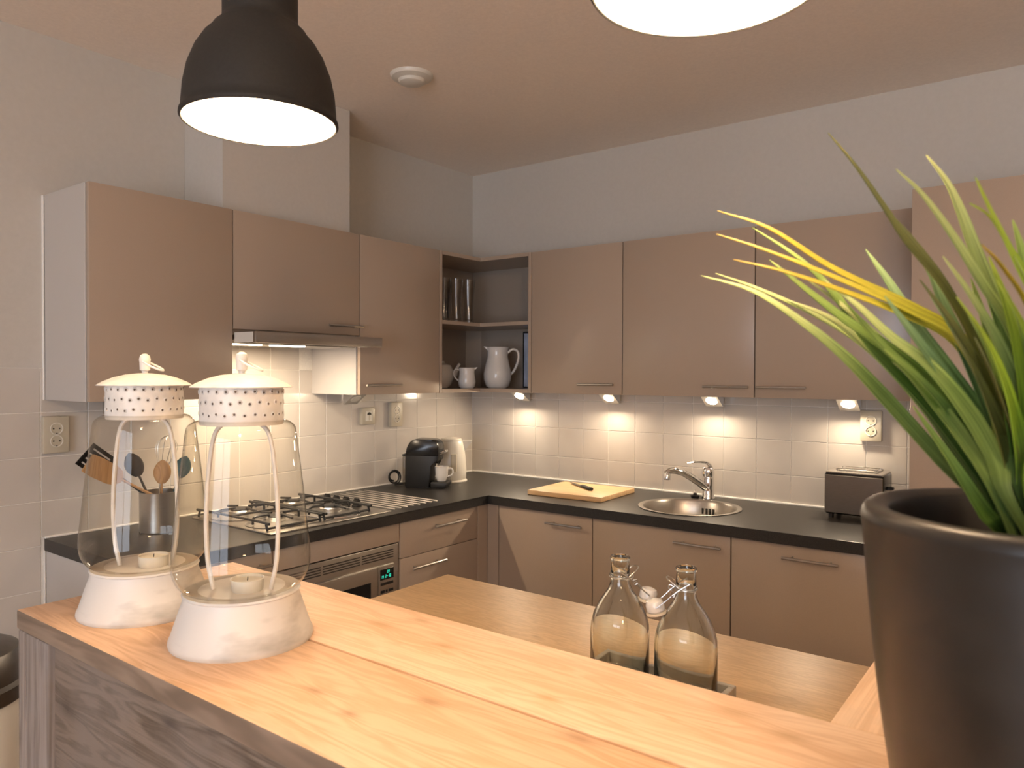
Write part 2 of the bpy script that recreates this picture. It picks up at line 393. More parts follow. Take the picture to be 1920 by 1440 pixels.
# ------------------------------------------------------------------ kitchen cabinets
def bar_handle(p0, p1, out, parent):
    """steel bar on two short posts; `out` = direction away from the door"""
    p0, p1, out = Vector(p0), Vector(p1), Vector(out); bm = bmesh.new()
    a, b = p0+out*.030, p1+out*.030
    tube(bm, [a, b], .0050, 10)
    d = (b-a)
    for f in (.16, .84): tube(bm, [p0+d*f-out*.001, p0+d*f+out*.028], .0042, 8)
    return part('handle', bm, 'steel', parent, label='brushed steel bar handle')
def cabinet(name, label, x0, x1, y0, y1, z0, z1, side, fronts, group=None, cat='cabinet', gap=.0024, body='carcass', dt=.019):
    """side = 'N' stands against the north wall (front at y0), 'E' against the east wall (front at x0)
       fronts: list of (name, a0, a1, za, zb, handle or None)"""
    t = thing(name, label, cat, ((x0+x1)/2, (y0+y1)/2, z0), group)
    if side == 'N': part('body', B(x0+.0008, x1-.0008, y0+dt+.006, y1, z0, z1, bev=.001), body, t)
    else: part('body', B(x0+dt+.006, x1, y0+.0008, y1-.0008, z0, z1, bev=.001), body, t)
    for nm, a0, a1, za, zb, h in fronts:
        if side == 'N':
            d = part(nm, B(a0+gap, a1-gap, y0, y0+dt, za+gap*.5, zb-gap*.5, bev=.0015, seg=2), 'cab', t)
            if h: bar_handle((h[0], y0, h[2]), (h[1], y0, h[2]), (0, -1, 0), d)
        else:
            d = part(nm, B(x0, x0+dt, a0+gap, a1-gap, za+gap*.5, zb-gap*.5, bev=.0015, seg=2), 'cab', t)
            if h: bar_handle((x0, h[0], h[2]), (x0, h[1], h[2]), (-1, 0, 0), d)
    return t
UB, UT, UD = 1.378, 2.067, .325
GW = 'taupe wall cabinets'
cabinet('wall_cabinet', 'taupe wall cabinet at the free end beside the hood, above the socket', -2.240, -1.740, -UD, -.001, UB, UT, 'N',
        [('door', -2.240, -1.740, UB, UT, None)], GW)
cabinet('wall_cabinet', 'short taupe wall cabinet with the extractor hood under it', -1.740, -1.136, -UD, -.001, 1.637, UT, 'N',
        [('door', -1.740, -1.136, 1.632, UT, (-1.322, -1.142, 1.669))], GW)
cabinet('wall_cabinet', 'taupe wall cabinet between the hood and the open corner shelf', -1.136, -.633, -UD, -.001, UB, UT, 'N',
        [('door', -1.136, -.633, UB, UT, (-1.122, -.912, 1.420))], GW)
cabinet('wall_cabinet', 'taupe wall cabinet next to the open corner shelf, above the chopping board', -UD, -.001, -1.150, -.648, UB, UT, 'E',
        [('door', -1.150, -.648, UB, UT, (-1.120, -.932, 1.424))], GW)
cabinet('wall_cabinet', 'taupe wall cabinet above the sink', -UD, -.001, -1.748, -1.150, UB, UT, 'E',
        [('door', -1.748, -1.150, UB, UT, (-1.732, -1.542, 1.421))], GW)
cabinet('wall_cabinet', 'taupe wall cabinet above the toaster, beside the tall cabinet', -UD, -.001, -2.346, -1.748, UB, UT, 'E',
        [('door', -2.346, -1.748, UB, UT, (-1.955, -1.766, 1.421))], GW)
cabinet('tall_cabinet', 'tall taupe cabinet housing at the end of the sink worktop', -.60, -.001, -2.948, -2.348, .10, 2.072, 'E',
        [('door', -2.948, -2.348, .10, 2.072, None)], body='cab_in')
single('cabinet_plinth', B(-.54, -.002, -2.946, -2.35, 0, .10, bev=.001), 'cab', 'taupe plinth below the tall cabinet', 'plinth')

# open corner shelf unit (L-shaped shelves, square inner corner)
cs = thing('corner_shelf', 'open taupe L-shaped corner shelf unit holding glasses and white jugs', 'shelf', (-.25, -.25, UB))
def Lslab(za, zb, e=.0):
    xa, ya = -.631+.018, -.646+.018
    return prism(bmesh.new(), [(xa, -.002), (xa, -UD+e), (-UD+e, -UD+e), (-UD+e, ya), (-.002, ya), (-.002, -.002)], za, zb, 'z')
part('side_panel', B(-.6315, -.6135, -UD, -.002, UB, UT, bev=.0008), 'cab', cs)
part('side_panel', B(-UD, -.002, -.6465, -.6285, UB, UT, bev=.0008), 'cab', cs)
part('top_panel', Lslab(UT-.018, UT), 'cab', cs)
part('bottom_panel', Lslab(UB, UB+.018), 'cab', cs)
part('shelf', Lslab(1.714, 1.732, .003), 'cab', cs)
part('back_panel', B(-.6135, -.014, -.012, -.002, UB+.018, UT-.018), 'cab_in', cs)
part('back_panel', B(-.012, -.002, -.6285, -.002, UB+.018, UT-.018), 'cab_in', cs)
part('corner_post', prism(bmesh.new(), [(-.075, -.012), (-.012, -.012), (-.012, -.075)], UB+.018, 1.714, 'z'), 'cab_in', cs)

# base cabinets
BB, BT, BD = .10, .868, .590
GB = 'taupe base cabinets'
cabinet('base_cabinet', 'base cabinet at the free end of the hob worktop', -2.240, -1.760, -BD, -.004, BB, BT, 'N',
        [('door', -2.240, -1.760, BB, BT, (-1.97, -1.78, .823))], GB)
oh = cabinet('base_cabinet', 'taupe oven housing with a plain panel under the hob', -1.758, -1.158, -BD, -.004, BB, .130, 'N',
        [('panel', -1.758, -1.158, .7875, BT, None), ('drawer', -1.758, -1.158, .10, .345, None)], GB)
part('side_panel', B(-1.7575, -1.740, -.568, -.004, .130, BT), 'cab_in', oh)
part('side_panel', B(-1.176, -1.1585, -.568, -.004, .130, BT), 'cab_in', oh)
part('shelf', B(-1.740, -1.176, -.568, -.004, .33, .345), 'cab_in', oh)
cabinet('base_cabinet', 'taupe drawer unit next to the built-in oven', -1.156, -.662, -BD, -.004, BB, BT, 'N',
        [('drawer', -1.156, -.662, .716, BT, (-.975, -.770, .822)), ('drawer', -1.156, -.662, .412, .716, (-1.108, -.905, .670)),
         ('drawer', -1.156, -.662, .10, .412, (-1.0, -.80, .365))], GB)
cc = thing('base_cabinet', 'blind corner base cabinet with narrow filler strips', 'cabinet', (-.3, -.3, BB), GB)
part('body', B(-.568, -.004, -.568, -.004, BB, BT), 'cab_in', cc)
part('filler_strip', B(-.660, -.590, -.590, -.570, BB, BT, bev=.001), 'cab', cc)
part('filler_strip', B(-.590, -.570, -.654, -.590, BB, BT, bev=.001), 'cab', cc)
for a0, a1, h, lb in ((-1.158, -.656, (-1.120, -.935, .823), 'taupe base cabinet under the chopping board, next to the corner'),
                      (-1.756, -1.158, (-1.727, -1.537, .821), 'taupe base cabinet below the sink'),
                      (-2.346, -1.756, (-2.141, -1.951, .823), 'taupe base cabinet under the toaster')):
    c = cabinet('base_cabinet', lb, -BD, -.004, a0, a1, BB, (.66 if 'sink' in lb else BT), 'E', [('door', a0, a1, BB, BT, h)], GB)
    if 'sink' in lb:
        part('side_panel', B(-.568, -.004, a0+.001, a0+.017, .66, BT), 'cab_in', c); part('side_panel', B(-.568, -.004, a1-.017, a1-.001, .66, BT), 'cab_in', c)
single('cabinet_plinth', prism(bmesh.new(), [(-2.238, -.004), (-2.238, -.535), (-.535, -.535), (-.535, -2.344), (-.004, -2.344), (-.004, -.004)], 0, .10, 'z'), 'cab',
       'taupe L-shaped plinth below the base cabinets', 'plinth')

# worktop with the round sink cut-out
SX, SY, SR = -.325, -1.475, .195
def worktop():
    bm = bmesh.new()
    prism(bm, [(-2.243, -.0005), (-2.243, -.61), (-.61, -.61), (-.61, -2.346), (-.0005, -2.346), (-.0005, -.0005)], .869, .910, 'z')
    es = [e for e in bm.edges if all(v.co.z > .90 for v in e.verts) and (all(abs(v.co.y+.61) < .001 for v in e.verts) or all(abs(v.co.x+.61) < .001 for v in e.verts))]
    bmesh.ops.bevel(bm, geom=es, offset=.006, segments=3, affect='EDGES', profile=.5)
    bmesh.ops.recalc_face_normals(bm, faces=bm.faces)
    me = bpy.data.meshes.new('w'); bm.to_mesh(me); bm.free()
    o = bpy.data.objects.new('w', me); COL.objects.link(o)
    cb = cyl(bmesh.new(), (SX, SY, .80), SR, .2, seg=64); bmesh.ops.recalc_face_normals(cb, faces=cb.faces)
    # hob cut-out is covered by the hob plate; only the sink is cut
    cm = bpy.data.meshes.new('c'); cb.to_mesh(cm); cb.free(); c = bpy.data.objects.new('c', cm); COL.objects.link(c)
    md = o.modifiers.new('b', 'BOOLEAN'); md.operation = 'DIFFERENCE'; md.object = c; md.solver = 'EXACT'
    dg = bpy.context.evaluated_depsgraph_get(); me2 = bpy.data.meshes.new_from_object(o.evaluated_get(dg))
    bpy.data.objects.remove(o); bpy.data.objects.remove(c)
    me2.name = 'kitchen_worktop'; me2.materials.clear(); me2.materials.append(M['top'])
    me2.polygons.foreach_set('use_smooth', [True]*len(me2.polygons)); me2.set_sharp_from_angle(angle=math.radians(35))
    k = bpy.data.objects.new('kitchen_worktop', me2); COL.objects.link(k)
    k['label'] = 'dark anthracite L-shaped kitchen worktop along both tiled walls'; k['category'] = 'worktop'
worktop()

# ------------------------------------------------------------------ extractor hood
hd = thing('extractor_hood', 'slim pull-out extractor hood with steel front bar and two lit strips', 'hood', (-1.438, -.2, 1.58))
part('housing', B(-1.734, -1.142, -.3050, -.004, 1.586, 1.6365, bev=.001), 'steel_h', hd)
part('visor', B(-1.733, -1.143, -.442, -.304, 1.592, 1.612, bev=.001), 'steel_h', hd)
part('side_rail', B(-1.7345, -1.7315, -.440, -.325, 1.582, 1.619), 'white_plastic', hd, label='side rail of the visor, coloured pale for daylight on its metal')  # white stands in for window light on the metal visor side
part('side_rail', B(-1.1445, -1.1415, -.440, -.325, 1.582, 1.619), 'white_plastic', hd)
part('front_bar', B(-1.735, -1.130, -.458, -.440, 1.580, 1.620, bev=.002, seg=2), 'steel_h', hd)
part('filter', B(-1.725, -1.15, -.31, -.05, 1.580, 1.586, bev=.001), 'steel', hd)
for xa, xb in ((-1.72, -1.60), (-1.55, -1.40)):
    part('light_strip', B(xa, xb, -.300, -.270, 1.576, 1.5805, bev=.001), 'strip', hd)
    l = light('hood_light', 'AREA', ((xa+xb)/2+1.438, -.285+.2, -.0075), HOOD_W, WARM2, hd, shape='RECTANGLE', size=.12, size_y=.03)

# ------------------------------------------------------------------ under-cabinet wedge lights
def wedge(name, label, pos, side, lit, group):
    t = thing(name, label, 'light', pos, group)
    poly = [(-.082, 0), (0, 0), (0, -.052), (-.006, -.052)]        # (out from wall, down)
    if side == 'E':
        part('housing', prism(bmesh.new(), poly, -.039, .039, 'y'), 'alu', t, False)
    else:
        bm = bmesh.new()
        prism(bm, poly, -.039, .039, 'x'); part('housing', bm, 'alu', t, False)
    d = Vector((.076, 0, -.052)).normalized(); n = Vector((-.052, 0, -.076)).normalized(); c = Vector((-.044, 0, -.026))
    bm = bmesh.new(); s = Vector((0, 1, 0))
    def ringv(r, h): return [bm.verts.new(c + n*h + (d*math.cos(2*math.pi*i/28) + s*math.sin(2*math.pi*i/28))*r) for i in range(28)]
    a, b = ringv(.026, -.001), ringv(.024, .002)
    for i in range(28): bm.faces.new((a[i], a[(i+1) % 28], b[(i+1) % 28], b[i]))
    bm.faces.new(b)
    if side == 'N':
        for v_ in bm.verts: v_.co = Vector((v_.co.y, v_.co.x, v_.co.z))
    part('lens', bm, 'lens' if lit else 'white_plastic', t, False)
    if lit:
        o = light('spot_light', 'AREA', c + n*.006, SPOT_W, WARM2, t, shape='DISK', size=.046)
        o.rotation_euler = n.to_track_quat('-Z', 'Y').to_euler()
    return t
for y, lb in ((-.400, 'lit wedge lamp under the open corner shelf'), (-.945, 'lit wedge lamp above the chopping board'),
              (-1.472, 'lit wedge lamp above the tap'), (-2.045, 'lit wedge lamp above the toaster beside the wall socket')):
    wedge('under_cabinet_light', lb, (-.042, y, UB), 'E', True, 'wedge lamps under the wall cabinets')
wedge('under_cabinet_light', 'unlit wedge lamp under the cabinet beside the hood, above the wall switch', (-.955, -.05, UB), 'N', False, 'wedge lamps under the wall cabinets')
wedge('under_cabinet_light', 'unlit wedge lamp under the cabinet at the free end', (-2.035, -.05, UB), 'N', False, 'wedge lamps under the wall cabinets')

# ------------------------------------------------------------------ sockets and switch
def socket(label, pos, side, w_=.080, h_=.125, kind='double', group='cream wall sockets'):
    t = thing('wall_socket' if kind == 'double' else 'wall_switch', label, 'socket' if kind == 'double' else 'switch', pos, group if kind == 'double' else None)
    if side == 'E': t.rotation_euler = (0, 0, -math.pi/2)
    part('plate', B(-w_/2, w_/2, -.024, 0, -h_/2, h_/2, bev=.004, seg=2), 'cream_plastic', t, False)
    if kind == 'double':
        for dz in (.021, -.021):
            s = part('socket', lathe(bmesh.new(), [(.0205, 0), (.0205, .0025), (.018, .0025), (.0172, -.0005), (0, -.0005)], 28, (0, -.024, dz), 'y', flip=True), 'white_plastic' , t, False)
            for v_ in s.data.vertices: v_.co.y = -.024 - (v_.co.y+.024)
            bm = bmesh.new()
            for dx in (-.0095, .0095): cyl(bm, (dx, -.0242, dz), .0028, .001, 'y', 10)
            box(bm, -.0015, .0015, -.0265, -.024, dz-.0175, dz-.0145)
            part('pin_holes', bm, 'dark_hole', s, False)
    else:
        part('rocker', B(-.022, .022, -.027, -.024, -.024, .024, bev=.002), 'white_plastic', t, False)
        bm = bmesh.new(); lathe(bm, [(0, 0), (.013, 0), (.013, .001), (0, .001)], 20, (0, -.028, .006), 'y', a0=math.pi, a1=2*math.pi)
        part('recess', bm, 'dark_hole', t, False, label='dark half-round opening')
        part('slot', B(-.0022, .0022, -.0278, -.027, -.020, .006), 'cream_plastic', t, False)
    return t
socket('cream double wall socket at the free end of the hob worktop', (-2.2125, 0, 1.260), 'N')
socket('cream double wall socket above the coffee machine', (-.621, 0, 1.264), 'N')
socket('cream double wall socket above the toaster', (0, -2.118, 1.266), 'E')
socket('cream wall outlet with a dark half-round opening, left of the socket above the coffee machine', (-.812, 0, 1.263), 'N', .083, .083, 'switch')

# ------------------------------------------------------------------ hob and trivet rods
hb = thing('gas_hob', 'stainless four-burner gas hob with black pan supports and knobs', 'hob', (-1.46, -.315, .910))
part('plate', B(-1.750, -1.180, -.567, -.060, .9095, .9165, bev=.003, seg=2), 'steel_h', hb)
def dish(cx, cy, rx, ry):
    bm = bmesh.new(); rings = []
    for k, (f, z) in enumerate(((1.0, .0175), (.96, .019), (.92, .0172), (.0, .0172))):
        rings.append([bm.verts.new((cx+rx*f*math.cos(2*math.pi*i/40)*(1), cy+ry*f*math.sin(2*math.pi*i/40), .900+z)) for i in range(40)] if f > 0 else [bm.verts.new((cx, cy, .900+z))])
    for a, b in zip(rings, rings[1:]):
        for i in range(40):
            j = (i+1) % 40
            bm.faces.new((a[i], a[j], b[j], b[i]) if len(b) > 1 else (a[i], a[j], b[0]))
    return bm
for cx, cy, r in ((-1.365, -.415, .050), (-1.385, -.195, .040), (-1.625, -.420, .040), (-1.625, -.195, .050)):
    part('burner_dish', lathe(bmesh.new(), [(.108, .0005), (.110, .004), (.104, .0045), (.060, .012), (.050, .014), (.044, .008), (0, .008)], 40, (cx, cy, .9155)), 'steel', hb)
    bc = part('burner', lathe(bmesh.new(), [(r*.86, 0), (r*.9, .012), (r*.8, .016), (0, .016)], 32, (cx, cy, .926)), 'alu', hb)
    part('burner_cap', lathe(bmesh.new(), [(r*.75, 0), (r*.78, .004), (r*.6, .008), (0, .009)], 32, (cx, cy, .942)), 'iron', bc)
def support(x0, x1, ya, yb, cs_):
    bm = bmesh.new(); z = .945; r = .0045
    for x in (x0, x1):
        tube(bm, smooth_pts([(x, ya, .918), (x, ya+.008, z-.006), (x, ya+.02, z), (x, yb-.02, z), (x, yb-.008, z-.006), (x, yb, .918)], 4), r, 8)
    tube(bm, [(x0, (ya+yb)/2, z), (x1, (ya+yb)/2, z)], r, 8)
    for y in (ya+.004, yb-.004): tube(bm, [(x0, y, .925), (x1, y, .925)], r, 8)
    for cx, cy in cs_:
        for sx in (-1, 1):
            tube(bm, smooth_pts([(cx+sx*.100, cy, .925), (cx+sx*.098, cy, z), (cx+sx*.086, cy, z+.006), (cx+sx*.03, cy, z+.006)], 4), r, 8)
        for sy in (-1, 1): tube(bm, [(cx, cy+sy*.095, z), (cx, cy+sy*.03, z+.006)], r, 8)
    return bm
part('pan_support', support(-1.485, -1.262, -.525, -.085, ((-1.372, -.415), (-1.372, -.195))), 'iron', hb)
part('pan_support', support(-1.735, -1.505, -.525, -.085, ((-1.62, -.415), (-1.62, -.195))), 'iron', hb)
part('rim_ring', tube(bmesh.new(), [(-1.372+.128*math.cos(a)*(abs(math.cos(a))**-.25 if abs(math.cos(a)) > .05 else 1)*.92, -.31+.235*math.sin(a), .9185) for a in [2*math.pi*i/48 for i in range(48)]], .003, 6, closed=True), 'chrome', hb)
for x, y in ((-1.205, -.195), (-1.205, -.255), (-1.205, -.318), (-1.205, -.385)):
    k = part('knob', lathe(bmesh.new(), [(.021, 0), (.021, .005), (.0165, .007), (.015, .026), (.012, .028), (0, .028)], 24, (x, y, .9165)), 'black', hb)
    part('grip', B(x-.003, x+.003, y-.015, y+.015, .9440, .9500, bev=.001), 'black', k)
tv = thing('worktop_trivet', 'row of steel rods set into the worktop beside the hob', 'trivet', (-1.0, -.3, .910))
for i in range(8):
    x = -1.130 + .0370*i
    part('rod', tube(bmesh.new(), [(x, -.535, .9098), (x, -.533, .9108), (x, -.062, .9108), (x, -.060, .9098)], .0036, 8), 'alu', tv)

# ------------------------------------------------------------------ built-in oven
ov = thing('built_in_oven', 'stainless built-in combination oven with vent slots and green display', 'oven', (-1.458, -.55, .345))
fy = -.594
part('casing', B(-1.735, -1.182, -.572, -.08, .346, .775), 'iron', ov)
part('face_frame', B(-1.752, -1.164, -.588, -.572, .348, .784, bev=.003, seg=2), 'steel_h', ov)
for i in range(4):
    z = .766 - i*.0095
    for xa, xb in ((-1.725, -1.555), (-1.545, -1.368), (-1.358, -1.192)):
        part('vent_slot', B(xa, xb, -.5892, -.586, z-.0042, z), 'dark_hole', ov)
dr = part('door', B(-1.742, -1.288, -.604, -.588, .365, .712, bev=.003, seg=2), 'steel_h', ov)
part('window', B(-1.690, -1.326, -.6055, -.6035, .42, .660, bev=.001), 'screen', dr)
part('handle', tube(bmesh.new(), [(-1.70, -.640, .395), (-1.33, -.640, .395)], .008, 10), 'steel', dr)
for x in (-1.66, -1.37): part('handle_post', tube(bmesh.new(), [(x, -.602, .395), (x, -.640, .395)], .006, 8), 'steel', dr)
cp = part('control_panel', B(-1.284, -1.196, -.602, -.588, .365, .712, bev=.003, seg=2), 'steel_h', ov)
part('display', B(-1.276, -1.204, -.6035, -.6015, .656, .698), 'screen', cp)
bm = bmesh.new()
def seg7(bm, x, z, h, ch, y=-.6042):
    w_ = h*.5; t_ = h*.13
    S = {'0': 'abcdef', '1': 'bc', '2': 'abged', '4': 'fgbc', '6': 'acdefg', '8': 'abcdefg', '-': 'g'}[ch]
    R = {'a': (0, w_, h-t_, h), 'g': (0, w_, h/2-t_/2, h/2+t_/2), 'd': (0, w_, 0, t_), 'f': (0, t_, h/2, h), 'e': (0, t_, 0, h/2), 'b': (w_-t_, w_, h/2, h), 'c': (w_-t_, w_, 0, h/2)}
    for s in S:
        a = R[s]; box(bm, x+a[0], x+a[1], y, y+.001, z+a[2], z+a[3])
for i, ch in enumerate('14'): seg7(bm, -1.272+i*.008, .663, .011, ch)
for i, ch in enumerate('2-18'): seg7(bm, -1.250+i*.008, .663, .012, ch)
for i, ch in enumerate('20'): seg7(bm, -1.240+i*.008, .681, .010, ch)
part('digits', bm, 'led', cp, label='glowing green digits')
part('button', B(-1.274, -1.206, -.6045, -.6015, .634, .645, bev=.001), 'black', cp)
for xa, xb in ((-1.274, -1.252), (-1.246, -1.237), (-1.230, -1.206)): part('button', B(xa, xb, -.6045, -.6015, .604, .615, bev=.001), 'black', cp)
part('dial', cyl(bmesh.new(), (-1.240, -.618, .50), .018, .017, 'y', 28), 'steel', cp)

# ------------------------------------------------------------------ sink, tap, plug
sk = thing('kitchen_sink', 'round stainless steel sink bowl set into the dark worktop', 'sink', (SX, SY, .910))
part('bowl', lathe(bmesh.new(), [(.212, .0005), (.214, .003), (.208, .0042), (.194, .002), (.188, -.008), (.184, -.08), (.180, -.130), (.160, -.155), (.05, -.162), (.045, -.166), (0, -.166)], 64), 'steel_h', sk, False)
part('strainer', lathe(bmesh.new(), [(.042, 0), (.040, .004), (.012, .001), (0, .002)], 32, (0, 0, -.165)), 'chrome', sk, False)
bm = bmesh.new()
for i in range(4):
    a = math.radians(2 + i*5.2 - 8 - 4)
    r = .1835; x, y = r*math.cos(a), r*math.sin(a)
    t_ = Vector((-math.sin(a), math.cos(a), 0)); c = Vector((x, y, -.045)); n_ = Vector((math.cos(a), math.sin(a), 0))
    vs_ = [bm.verts.new(c + t_*s1*.0035 + Vector((0, 0, s2*.013)) - n_*.0015) for s1, s2 in ((-1, -1), (1, -1), (1, 1), (-1, 1))]
    bm.faces.new(vs_)
part('overflow_slots', bm, 'dark_hole', sk, False)
fx, fyy = -.075, -1.455
tp = thing('kitchen_tap', 'chrome single-lever mixer tap behind the round sink', 'tap', (fx, fyy, .910))
tp.rotation_euler = (0, 0, math.radians(-5)); tp.scale = (1.12, 1.12, 1.06)
part('body', lathe(bmesh.new(), [(.026, 0), (.0265, .006), (.0235, .012), (.0225, .05), (.0235, .09), (.022, .094), (.022, .098), (.0245, .102), (.0245, .122), (.020, .134), (0, .138)], 32), 'chrome', tp, False)
part('spout', tube(bmesh.new(), smooth_pts([(-.012, .004, .048), (-.045, .022, .075), (-.092, .050, .110), (-.130, .072, .126), (-.155, .086, .126), (-.166, .092, .118)], 5), [.0155]*10+[.0145]*8+[.0130]*8, 12), 'chrome', tp, False)
part('aerator', lathe(bmesh.new(), [(.0135, 0), (.0135, .026), (.011, .030), (0, .031)], 20, (-.165, .092, .090)), 'chrome', tp, False)
def lever():
    pts = smooth_pts([(.012, -.004, .122), (.010, -.002, .140), (-.010, .010, .156), (-.045, .030, .160), (-.085, .052, .155)], 5)
    bm = bmesh.new(); rows = []
    for i, p in enumerate(pts):
        f = i/(len(pts)-1); wv = .019*(1-f)+.008*f; th = .013*(1-f)+.003*f
        s = Vector((.5, .85, 0)).normalized()
        rows.append([bm.verts.new(p + s*wv*math.cos(a) + Vector((0, 0, 1))*th*math.sin(a)) for a in [2*math.pi*k/12 for k in range(12)]])
    for a, b in zip(rows, rows[1:]):
        for k in range(12): bm.faces.new((a[k], a[(k+1) % 12], b[(k+1) % 12], b[k]))
    bm.faces.new(rows[0]); bm.faces.new(rows[-1][::-1]); return bm
part('lever', lever(), 'chrome', tp, False)
pg = thing('sink_plug', 'small black rubber sink plug with ring beside the tap', 'plug', (-.097, -1.402, .910))
part('stopper', lathe(bmesh.new(), [(.016, 0), (.020, .010), (.021, .013), (.009, .016), (.008, .024), (0, .025)], 24), 'black', pg, False)
part('pull_ring', tube(bmesh.new(), [(.009*math.cos(a), 0, .030+.009*math.sin(a)) for a in [2*math.pi*i/16 for i in range(16)]], .0018, 6, closed=True), 'chrome', pg, False)

# ------------------------------------------------------------------ chopping board, knife, toaster
cbd = single('chopping_board', B(-.17, .17, -.193, .193, 0, .022, bev=.003, seg=2), 'bamboo', 'thick light bamboo chopping board on the dark worktop', 'chopping board', (-.302, -.925, .910))
cbd.rotation_euler = (0, 0, math.radians(2.5))
kn = thing('kitchen_knife', 'small kitchen knife with black handle lying on the chopping board', 'knife', (-.262, -.900, .932))
kn.rotation_euler = (0, 0, math.atan2(-.231, -.16))
bm = bmesh.new()
def blade():
    top = [(-.140, .001), (-.12, .004), (-.08, .0075), (-.04, .009), (.0, .009)]; bot = [(.0, -.009), (-.04, -.010), (-.08, -.009), (-.12, -.004)]
    return prism(bmesh.new(), top+bot, .0045, .0065, 'z')
part('blade', blade(), 'blade', kn, False)
part('bolster', B(-.002, .010, -.009, .009, .002, .011, bev=.002), 'blade', kn, False)
hbm = bmesh.new(); rows = []
for x, wv, th in ((.008, .009, .006), (.03, .0105, .0075), (.06, .0095, .0075), (.09, .011, .008), (.108, .013, .008), (.116, .010, .006)):
    rows.append([hbm.verts.new((x, wv*math.cos(a), .0082+th*math.sin(a))) for a in [2*math.pi*k/12 for k in range(12)]])
for a, b in zip(rows, rows[1:]):
    for k in range(12): hbm.faces.new((a[k], a[(k+1) % 12], b[(k+1) % 12], b[k]))
hbm.faces.new(rows[0]); hbm.faces.new(rows[-1][::-1])
part('handle', hbm, 'black', kn, False)

ts = thing('toaster', 'two-slot steel toaster with dark edges near the tall cabinet', 'toaster', (-.128, -2.095, .910))
part('body', B(-.080, .080, -.108, .108, .016, .180, bev=.012, seg=4), 'gblack', ts, False)
part('side_plate', B(-.0845, -.079, -.104, .104, .022, .170, bev=.002), 'steel_dark', ts, False)
part('side_plate', B(.079, .0845, -.104, .104, .022, .170, bev=.002), 'steel_dark', ts, False)
part('top_plate', B(-.074, .074, -.104, .104, .176, .183, bev=.002), 'steel_h', ts, False)
part('slot', B(-.040, -.012, -.080, .070, .1825, .1838), 'dark_hole', ts, False)
part('slot', B(.012, .040, -.080, .070, .1825, .1838), 'dark_hole', ts, False)
bm = bmesh.new()
for x in (-.045, .045): tube(bm, smooth_pts([(x, -.075, .183), (x, -.072, .192), (x, .06, .192), (x, .063, .183)], 4), .0022, 6)
for y in (-.07, .058): tube(bm, [(-.045, y, .192), (.045, y, .192)], .0022, 6)
part('bun_rack', bm, 'chrome', ts, False)
part('lever', B(-.014, .014, -.128, -.106, .118, .130, bev=.003), 'black', ts, False)
for x in (-.06, .06):
    for y in (-.085, .085): part('foot', cyl(bmesh.new(), (x, y, 0), .010, .018), 'black', ts, False)

# ------------------------------------------------------------------ coffee machine, cup, kettle
cm = thing('coffee_machine', 'compact black capsule coffee machine on the corner of the worktop', 'coffee machine', (-.600, -.205, .910))
cm.rotation_euler = (0, 0, math.radians(-62)); cm.scale = (.80, 1.0, 1.04)          # local +x points to the cup
def profile_body(poly, y0, y1, bev):
    bm = prism(bmesh.new(), poly, y0, y1, 'y')
    bmesh.ops.bevel(bm, geom=list(bm.edges), offset=bev, segments=2, affect='EDGES', profile=.5); return bm
arc = [(-.115, .004), (-.112, .150)] + [(-.045+.066*math.cos(a), .152+.078*math.sin(a)) for a in [math.pi-math.pi*.5*i/6 for i in range(7)]] + \
      [(.048+.050*math.cos(a), .188+.040*math.sin(a)) for a in [math.pi*.5-math.pi*.5*i/6 for i in range(7)]] + [(.100, .160), (.092, .128), (.042, .112), (.040, .004)]
part('body', profile_body(arc, -.056, .056, .006), 'black', cm, False)
part('head_cover', profile_body([(x_*1.01, z_*1.004) for x_, z_ in arc[2:16]]+[(.096, .150), (-.106, .150)], -.0575, .0575, .006), 'gblack', cm, False)
part('foot', B(-.113, .045, -.050, .050, 0, .006, bev=.002), 'black', cm, False)
part('spout', lathe(bmesh.new(), [(.010, 0), (.018, .012), (.020, .034), (0, .034)], 20, (.078, 0, .112)), 'gblack', cm, False)
part('lever', tube(bmesh.new(), smooth_pts([(.10, -.035, .165), (.125, -.030, .172), (.128, 0, .173), (.125, .030, .172), (.10, .035, .165)], 4), .006, 8), 'chrome', cm, False)
part('water_tank', B(-.136, -.112, -.045, .045, .010, .150, bev=.008, seg=3), thin_glass('smoky_tank', (.75, .72, .68), (.2, .19, .18)), cm, False)
part('tank_lid', B(-.138, -.106, -.046, .046, .150, .157, bev=.003), 'black', cm, False)
part('drip_tray', profile_body([(.045, 0), (.135, 0), (.15, .018), (.15, .030), (.045, .030)], -.050, .050, .005), 'black', cm, False)
def to_machine(p):                     # room point -> the turned and scaled machine
    d = Matrix.Rotation(math.radians(62), 3, 'Z') @ (Vector(p)-cm.location)
    return (d.x/.80, d.y, d.z/1.04)
cord = [(-.600, -.118, .920), (-.640, -.085, .918)]
for k in range(17):                     # two upright turns of cable beside the wall
    a = -math.pi*.5 + 2*math.pi*k/8; r_ = .037 - .0009*k
    cord.append((-.675 + r_*math.cos(a)*.80 + .0012*k, -.062 - r_*math.cos(a)*.42 + .0016*k, .9525 + r_*math.sin(a)))
part('power_cord', tube(bmesh.new(), [to_machine(p) for p in smooth_pts(cord, 4)], .0042, 8), 'black', cm, False)
def handle_loop(pts, r, seg=8): return tube(bmesh.new(), smooth_pts(pts, 5), r, seg)
cx_, cy_ = -.600+.080*math.cos(math.radians(-62)), -.205+.080*math.sin(math.radians(-62))
cup = thing('coffee_cup', 'small white coffee cup standing on the coffee machine drip tray', 'cup', (cx_, cy_, .9410))
